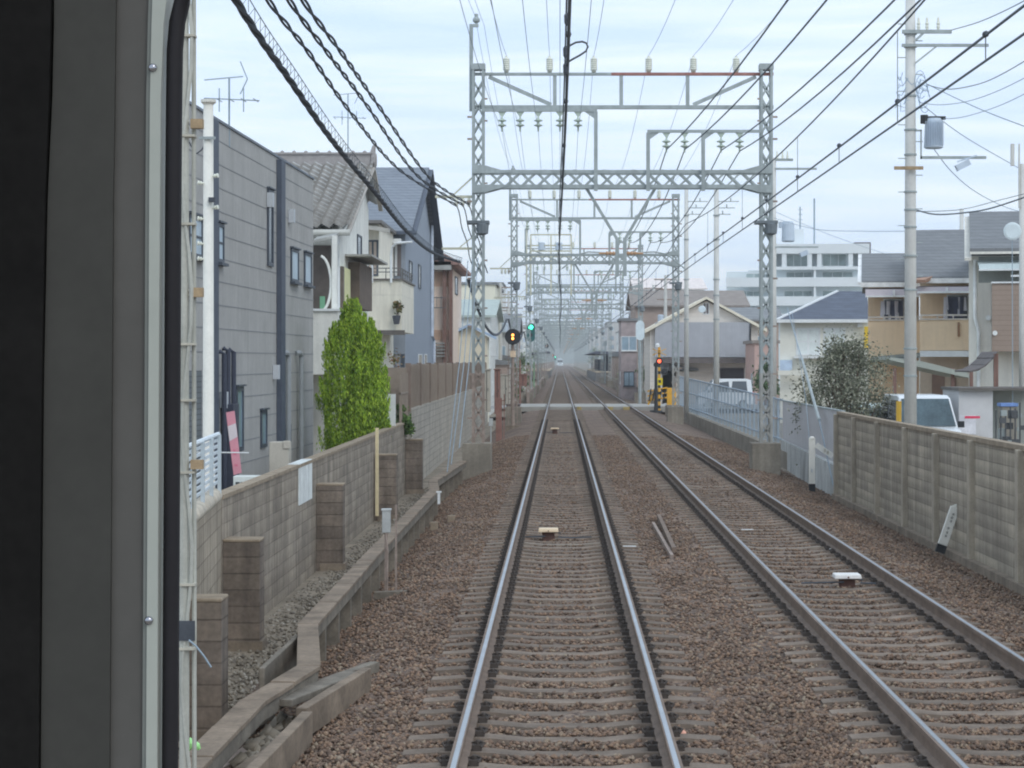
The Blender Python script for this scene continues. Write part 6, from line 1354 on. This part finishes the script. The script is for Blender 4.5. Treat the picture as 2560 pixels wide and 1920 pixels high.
# peach houses
PEA = M('peach_wall', (228, 203, 170), .9, .05, 1, k=.55, streak=.06); LIL = M('lilac_awning', (152, 146, 150), .5, .05, k=.58)
def peach(lb, pa, pb, ridge, eave, aw0, aw1, rail, par_, Y, seed, mg):
    root = top('peach_house', lb, 'house', ((PX(pa, Y)+PX(pb, Y))/2, Y+4, -.35), 'peach coloured houses on the right'); fy = Frame(0, Y, 1, 0)
    xa, xb = PX(pa, Y), PX(pb, Y)
    b = MB(); b.prism([(xa, Y+1.4, -.35), (xa, Y+10, -.35), (xa, Y+10, PZ(eave, Y)), (xa, Y+6, PZ(ridge, Y+6)-.2), (xa, Y+1.4, PZ(eave, Y))], (xb-xa, 0, 0)); b.build('wall', PEA, root)
    b = MB(); b.prism([(xa-.25, Y-.2, PZ(eave, Y)), (xb+.1, Y-.2, PZ(eave, Y)), (xb+.1, Y+6, PZ(ridge, Y+6)), (xa-.25, Y+6, PZ(ridge, Y+6))], (0, 0, .14)); b.prism([(xa-.25, Y+11, PZ(eave, Y)), (xb+.1, Y+11, PZ(eave, Y)), (xb+.1, Y+6.01, PZ(ridge, Y+6)), (xa-.25, Y+6.01, PZ(ridge, Y+6))], (0, 0, .14)); rf = b.build('roof', M('grey_slate', (108, 110, 112), .8, .08, 2, k=.7, pat=(.4, .14, .014, .06), mortar=.75), root)
    b = MB(); b.box(xa-.3, xb+.12, Y-.3, Y-.2, PZ(eave, Y)-.1, PZ(eave, Y)+.08); b.bar((xa-.3, Y-.2, PZ(eave, Y)+.05), (xa-.3, Y+6, PZ(ridge, Y+6)+.05), .1, .2, (1, 0, 0)); b.build('gutter', M('gutter_white', (206, 206, 204), .5, k=.6), rf)
    b = MB(); b.prism([(xa-.1, Y-.1, PZ(aw1, Y)), (xa-.1, Y-.4, PZ(aw1, Y)), (xa-.1, Y-.3, PZ(aw0+6, Y)), (xa-.1, Y+1.3, PZ(aw0, Y))], (xb-xa+.1, 0, 0)); b.build('awning', LIL, root)
    b = MB(); b.box(xa-.1, xb, Y-.46, Y-.41, PZ(aw1, Y)-.03, PZ(aw1, Y)+.04); m_ = (xa+xb)/2; b.box(m_-.04, m_+.04, Y-.5, Y-.42, PZ(aw1, Y), PZ(aw0+8, Y)); b.build('awning_rail', WFR, root)
    b = MB(); b.box(xa, xb, Y-.1, Y+1.35, PZ(par_[1], Y), PZ(par_[0], Y)); b.build('balcony', PEA, root)
    b = MB(); b.bar((xa, Y-.05, PZ(rail, Y)), (xb, Y-.05, PZ(rail, Y)), .06); b.box(xa-.02, xb+.01, Y-.14, Y+.0, PZ(par_[0], Y)-.001, PZ(par_[0], Y)+.05)
    for i in range(4): x_ = xa+(xb-xa)*(i+.1)/3.4; b.box(x_-.025, x_+.025, Y-.07, Y-.03, PZ(par_[0], Y), PZ(rail, Y))
    b.build('railing', M('rail_pale', (164, 158, 150), .6, k=.6), root)
    fw = Frame(0, Y+1.4, 1, 0); wmid = xa+(xb-xa)*mg
    b = MB(); fw.box(b, wmid, wmid+(xb-xa)*.42, .01, .05, PZ(par_[0], Y), PZ(aw1+2, Y)); wn = b.build('window', WFR, root); b = MB(); fw.box(b, wmid+.05, wmid+(xb-xa)*.42-.05, .051, .06, PZ(par_[0], Y)+.05, PZ(aw1+2, Y)-.05); b.build('pane', DGL, wn)
    r = random.Random(seed); b = MB(); c = MB()
    for i in range(11):
        x_ = wmid-.1+(xb-xa)*.42*(i+.3)/11; h_ = r.uniform(.35, .9); y_ = Y+.5+r.uniform(-.1, .1); zt_ = PZ(aw1+10, Y); (b if r.random() < .6 else c).hexa([(x_-.05, y_-.02, zt_-h_), (x_+.07, y_-.02, zt_-h_), (x_+.07, y_+.02, zt_-h_), (x_-.05, y_+.02, zt_-h_), (x_-.03, y_-.02, zt_), (x_+.04, y_-.02, zt_), (x_+.04, y_+.02, zt_), (x_-.03, y_+.02, zt_)])
    cl = b.build('laundry', M('laundry_navy', (58, 62, 78), .9, .2, k=.6), None, tuple(wloc(root)), label='dark laundry hanging on the balcony of the %s peach house' % lb.split(' ')[0], cat='laundry'); c.build('pale_clothes', M('laundry_pale', (170, 170, 176), .9, .1, k=.6), cl)
    return root, fy, xa, xb
root, fy, xa, xb = peach('lower peach coloured house left of the utility pole, with balcony awning', 2170, 2298, 642, 712, 718, 742, 793, (802, 892), 84, 61, .3)
b = MB(); b.prism([(xa+.1, 83.4, PZ(905, 84)), (xb+.3, 83.4, PZ(893, 84)), (xb+.3, 85.3, PZ(862, 84)), (xa+1, 85.3, PZ(875, 84))], (0, 0, .1)); b.build('porch_roof', M('green_grey_roof', (112, 120, 118), .8, k=.65), root)
root, fy, xa, xb = peach('taller peach coloured house right of the utility pole, with steep grey roof', 2300, 2432, 584, 702, 712, 732, 788, (800, 876), 80, 62, .5)
b = MB(); fy.box(b, xa, xb, .12, .2, PZ(892, 80), PZ(877, 80)); b.build('white_band', WFR, root)
b = MB(); fy.box(b, PX(2392, 80), PX(2398, 80), .11, .16, PZ(842, 80), PZ(806, 80)); b.build('wall_slot', M('slot_brown', (120, 92, 70), .8, k=.6), root)
b = MB(); b.bar((PX(2298, 80), 79.4, PZ(705, 80)), (PX(2364, 80), 81.5, PZ(668, 80)), .5, .12); b.build('dormer_verge', M('verge_brown', (140, 112, 96), .8, k=.6), root)
b = MB(); b.box(xa, xb, 80.9, 81.3, -.35, PZ(893, 80)); b.build('lower_wall', M('taupe_wall', (150, 136, 120), .9, .1, 1, k=.55), root)
for (a, c) in ((2318, 2350), (2365, 2378)):
    b = MB(); Frame(0, 80.9, 1, 0).box(b, PX(a, 81), PX(c, 81), .01, .05, -.2, PZ(925, 81)); b.build('brown_door', M('door_taupe', (104, 84, 72), .7, k=.6), root)
# carport roofs
root = top('carport', 'grey-green carport roof sloping in front of the peach houses', 'carport', (PX(2330, 66), 67, -.35))
Y = 66; b = MB(); b.prism([(PX(2224, Y), Y, PZ(893, Y)), (PX(2300, Y), Y, PZ(902, Y)), (PX(2420, Y), Y, PZ(932, Y)), (PX(2424, Y), Y, PZ(945, Y)), (PX(2300, Y), Y, PZ(918, Y)), (PX(2224, Y), Y, PZ(899, Y))], (0, 4, 0)); b.build('roof', M('carport_green', (136, 140, 132), .6, .08, k=.6), root)
b = MB()
for px in (2240, 2292, 2385, 2432): b.box(PX(px, Y)-.05, PX(px, Y)+.05, Y+.2, Y+.3, -.35, PZ(912, Y)-.1)
b.build('posts', M('post_brown', (108, 84, 76)), root)
root = top('curved_canopy', 'dark curved canopy edge rising right of the carport', 'canopy', (PX(2460, 62), 63, -.35))
Y = 62; pts = [P(2425, 931, Y), P(2445, 927, Y), P(2465, 915, Y), P(2482, 898, Y), P(2490, 884, Y)]; b = MB()
for p, q in zip(pts, pts[1:]): b.prism([p, q, q+Vector((.06, 0, .06)), p+Vector((.0, 0, .05))], (0, 2.4, 0))
b.build('sheet', M('canopy_brown', (84, 78, 76)), root); b = MB(); b.box(PX(2487, Y), PX(2492, Y), Y+.1, Y+.2, -.35, PZ(884, Y)); b.box(PX(2498, Y), PX(2503, Y), Y+.4, Y+.5, -.35, PZ(884, Y)); b.build('posts', M('post_brown', (108, 84, 76)), root)
# big right house
root = top('beige_house', 'big beige house with grey roof and brown panelled wall at the right edge', 'house', (15.5, 72, -.35))
Y = 70; BEI = M('beige_wall', (200, 197, 188), .9, .06, 1, k=.55, streak=.1); fy = Frame(0, Y, 1, 0)
b = MB(); b.box(PX(2422, Y), 22, Y, Y+12, -.35, PZ(640, Y)); b.build('wall', BEI, root)
b = MB(); b.prism([(PX(2425, Y), Y-.6, PZ(634, Y)), (24, Y-.6, PZ(634, Y)), (24, Y+5.5, PZ(540, Y+5.5)), (PX(2423, Y), Y+5.5, PZ(540, Y+5.5))], (0, 0, .14)); b.prism([(PX(2425, Y), Y+12.5, PZ(634, Y)), (24, Y+12.5, PZ(634, Y)), (24, Y+5.51, PZ(540, Y+5.5)), (PX(2423, Y), Y+5.51, PZ(540, Y+5.5))], (0, 0, .14)); b.build('roof', M('grey_slate', (108, 110, 112)), root)
b = MB(); b.bar((PX(2420, Y), Y-.6, PZ(650, Y)), (PX(2419, Y), Y+5.5, PZ(545, Y+5.5)), .1, .22, (1, 0, 0)); b.box(PX(2425, Y), 24, Y-.7, Y-.6, PZ(638, Y), PZ(632, Y)); b.build('bargeboard', BEI, root)
b = MB(); b.box(PX(2446, Y), 22, Y-.02, Y-.001, PZ(707, Y), PZ(642, Y)); b.build('recess', M('recess_grey', (120, 124, 120), .8, .1, k=.55), root)
b = MB(); b.prism([(PX(2448, Y), Y-.9, PZ(678, Y)), (PX(2446, Y), Y-.8, PZ(663, Y)), (PX(2440, Y), Y-.02, PZ(652, Y))], (8, 0, 0)); b.build('glazed_awning', M('awning_glass', (150, 160, 160), .3, .1, k=.58), root)
b = MB(); b.box(PX(2446, Y), 21, Y-.98, Y-.92, PZ(680, Y), PZ(676, Y)); b.build('awning_rail', WFR, root)
b = MB(); b.box(PX(2478, Y), 22, Y-1.2, Y-.03, PZ(879, Y), PZ(712, Y)); b.build('brown_balcony', M('balcony_brown', (122, 108, 98), .8, .05, 1, k=.55, pat=(4, .16, .012, .03), mortar=.8), root)
b = MB(); b.box(PX(2476, Y), 22, Y-1.26, Y-1.1, PZ(712, Y)+.001, PZ(708, Y)); b.bar((PX(2523, Y), Y-1.2, PZ(694, Y)), (22, Y-1.2, PZ(692, Y)), .06); b.build('balcony_rail', WFR, root)
b = MB(); t = PX(2437, Y); b.tube([(t, Y-.12, PZ(650, Y)), (t, Y-.12, PZ(795, Y)), (t+.12, Y-.12, PZ(830, Y)), (t+.12, Y-.12, PZ(970, Y))], .06, 8); b.build('downpipe', M('pipe_white', (204, 206, 204), .5, k=.6), root)
b = MB(); b.lathe((PX(2470, Y), Y-.05, PZ(795, Y)), [(0, .09), (.04, .09)], 10, (0, -1, 0)); b.lathe((PX(2485, Y), Y-1.24, PZ(834, Y)), [(0, .08), (.05, .08)], 10, (0, -1, 0)); b.build('vent_caps', M('pipe_white', (204, 206, 204)), root)
Y = 60; xm = PX(2531, Y); root = top('round_mirror', 'large pale round disc on a thin rod before the beige house roof', 'mirror', (xm, Y, PZ(578, Y)))
MB().lathe((xm, Y, PZ(578, Y)), [(0, .22), (-.03, .245), (.02, .25), (.04, .2)], 24, (0, -1, 0)).build('disc', M('panel_pale', (206, 218, 222)), root); b = MB(); b.bar((xm+.0, Y+.03, PZ(590, Y)), (xm+.02, Y+.03, -.3), .02); b.build('rod', WIREL, root)
root, x = pole('pale thin utility pole at the right edge of the view', 2556, 63, PZ(410, 63), .1, .09)
b = MB(); b.box(x-.35, x-.25, 62.9, 63, PZ(415, 63), PZ(360, 63)); b.box(x-.12, x-.09, 62.9, 63, PZ(520, 63), PZ(360, 63)); b.build('side_bracket', POLE, root)
Yq = 95; root, x = pole('slim grey pole standing above the grey roofs on the right', 2404, Yq, PZ(522, Yq), .1, .09)
# small block building and clutter bottom right
root = top('grey_hut', 'small grey flat-roofed hut behind the panel wall at the right edge', 'hut', (PX(2445, 60), 61, -.35))
Y = 60; b = MB(); b.box(PX(2397, Y), PX(2482, Y), Y, Y+2.5, -.35, PZ(976, Y)); b.build('wall', M('hut_grey', (160, 160, 160), .8, .05, k=.55), root); b = MB(); b.box(PX(2393, Y), PX(2600, Y), Y-.2, Y+2.6, PZ(976, Y)+.001, PZ(969, Y)); b.build('roof', M('cap_dark', (86, 82, 78)), root)
b = MB(); b.box(PX(2492, Y), PX(2600, Y), Y+1.5, Y+2.5, -.35, PZ(977, Y)); b.build('recess_wall', M('recess_grey', (120, 124, 120)), root)
root = top('bin', 'tall dusty bin with blue lid under the hut roof', 'bin', (PX(2522, 57), 57, -.35))
Y = 57; b = MB(); b.box(PX(2505, Y), PX(2543, Y), Y, Y+.5, -.35, PZ(1016, Y)); b.build('body', M('bin_grey', (112, 108, 100), .8, .15, k=.6), root, bevel=.02); b = MB(); b.box(PX(2503, Y), PX(2545, Y), Y-.03, Y+.53, PZ(1016, Y)+.001, PZ(1008, Y)); b.build('lid', M('lid_blue', (96, 122, 168), .6, k=.65), root)
Y = 56; root = top('machine_stack', 'dark stack of metal boxes and pipes at the right end of the wall', 'machinery', (PX(2548, Y), Y, -.35))
r = random.Random(3); b = MB(); c = MB()
for i in range(14):
    px, py = r.uniform(2488, 2558), r.uniform(1030, 1120); p = P(px, py, Y-r.random()*.4); s = r.uniform(.03, .12); (b if i % 3 else c).box(p.x-s, p.x+s, p.y-s, p.y+s, -.3 if i % 4 == 0 else p.z-s, p.z+s)
for i in range(6): p = P(2490+i*12, 1000, Y-.3); b.tube([(p.x, p.y, -.3), (p.x, p.y, p.z-.3*r.random())], .02, 5)
b.build('dark_metal', M('machine_dark', (64, 66, 68), .7, .2, k=.6), root); c.build('pale_metal', GALV, root)
root = top('red_white_banner', 'white sheet with a red stripe hanging behind the van', 'banner', tuple(P(2430, 1060, 59.5)))
Y = 59.5; b = MB(); b.box(PX(2398, Y), PX(2440, Y), Y, Y+.02, PZ(1085, Y), PZ(1038, Y)); b.build('sheet', M('sheet_white', (206, 206, 210), .8, k=.6), root); b = MB(); b.box(PX(2412, Y), PX(2450, Y), Y-.01, Y-.002, PZ(1046, Y), PZ(1040, Y)); b.build('red_stripe', M('stripe_red', (206, 70, 96), .7, k=.6), root)
def turn(o, px, Y):
    a = -math.atan((px-VX)/F); pv_ = Vector((PX(px, Y), Y, 0)); o.location = pv_+Matrix.Rotation(a, 3, 'Z')@(Vector(o.location)-pv_); o.rotation_euler.z = a
for o in [o for o in bpy.data.objects if o.parent is None]:
    n_ = o.name.split('.')[0]
    if n_ == 'blue_roofed_house': turn(o, 1950, 105)
    if n_ == 'peach_house' or n_ == 'laundry': turn(o, 2170 if 'lower' in o['label'] else 2300, 84 if 'lower' in o['label'] else 80)
    if n_ == 'beige_house': turn(o, 2422, 70)
    if n_ == 'apartment_block': turn(o, 1935, 235)
# ================================================================ TRAIN CAB (foreground)
Y = 1.25; DKP = M('cab_panel_dark', (20, 19, 18), .9, .25, 14, .0006, k=.55, bscale=600, spec=.1); MDP = M('cab_panel_grey', (51, 50, 47), .85, .08, 14, .0004, k=.55, bscale=500, spec=.15)
GYP = M('cab_pillar_grey', (68, 66, 63), .7, .06, 10, k=.55, spec=.2); STR = M('window_trim_pale', (128, 130, 123), .45, .04, 10, k=.55); RUB_ = M('rubber_black', (24, 22, 24), .6, .1, 20, k=.55)
root = top('cab_window_frame', 'dark train cab wall with pale window trim and black rubber seal on the left', 'window frame', (PX(200, Y), Y, 1.4))
def cp(pts0, pts1, y_, th, nm, mat, par=None, **k):
    """vertical band between two pixel polylines [(px,py)...] seen at distance Y"""
    b = MB()
    for (a, c, d_, e) in zip(pts0, pts1, pts0[1:], pts1[1:]):
        p = [P(*a, Y), P(*c, Y), P(*e, Y), P(*d_, Y)]
        q = [Vector((v.x, y_, v.z)) for v in p]; b.prism(q, (0, th, 0))
    return b.build(nm, mat, par or root, **k)
rows = [(-700), -60, 0, 60, 240, 500, 960, 1400, 1920, 2600]
def col_(vals): return [(v, r_) for v, r_ in zip(vals, rows)]
cA = col_([-2600]*10); cB = col_([130, 128, 127, 126, 122, 112, 104, 100, 96, 92]); cB2 = col_([133, 133, 132, 132, 128, 116, 107, 103, 99, 94])
cC = col_([291, 288, 287, 286, 284, 280, 277, 274, 271, 268]); cD = col_([371, 370, 369, 367, 363, 361, 359, 356, 353, 350]); cE = col_([420, 418, 415, 408, 401, 399, 396, 394, 392, 388])
cp(cA, cB, Y+.0, .03, 'dark_wall', DKP); cp(cB2, cC, Y+.003, .03, 'grey_wall', MDP); cp(cB, cB2, Y+.012, .02, 'seam', BLK)
cp(cC, cD, Y+.006, .03, 'pillar', GYP); cD2 = [(a+11, c) for a, c in cD]; cp(cD, cD2, Y+.003, .03, 'trim_shaded_edge', M('trim_shaded_edge', (92, 94, 90), .6, .08, 10, k=.55)); cp(cD2, cE, Y+.001, .03, 'trim', STR)  # first strip of the trim is coloured darker to paint its shaded side
# rubber seal with rounded upper corner, swept as a tube-like gasket
cen = [(417, 2600), (419, 1920), (423, 1300), (425, 900), (427, 500), (429, 250), (431, 120), (437, 50), (449, 0), (468, -45), (500, -80), (550, -95), (900, -100), (3400, -100)]
b = MB(); wpx_ = 42*Y/F
b.tube([Vector((PX(a, Y), Y+.008, PZ(c, Y))) for a, c in cen], wpx_/2, 10); b.build('rubber_seal', RUB_, root, smooth=True)
b = MB(); b.prism([Vector((PX(a, Y), Y+.002, PZ(c, Y))) for a, c in ((-2600, -100), (3400, -100), (3400, -1500), (-2600, -1500))], (0, .03, 0)); b.build('header_panel', DKP, root)
for px, py in ((381, 169), (371, 1552)):
    p = P(px, py, Y); MB().lathe((p.x, Y+.001, p.z), [(0, .0026), (.0008, .0025), (.0016, .0018), (.002, .0008)], 16, (0, -1, 0)).build('screw', M('screw_metal', (150, 150, 155), .2, .05, metal=.9, k=.8), root, smooth=True)
# ================================================================ HAZE
hz_ = MB(); hz_.box(-1700, 1700, -70, 1800, -2, 40)
hm = bpy.data.materials.new('haze'); hm.use_nodes = True; t = hm.node_tree; t.nodes.clear()
pv = t.nodes.new('ShaderNodeVolumePrincipled'); pv.inputs['Color'].default_value = (.99, 1, 1, 1); pv.inputs['Density'].default_value = .00052; pv.inputs['Anisotropy'].default_value = .2
mo = t.nodes.new('ShaderNodeOutputMaterial'); t.links.new(pv.outputs[0], mo.inputs['Volume'])
hz_.build('haze', hm, kind='stuff')
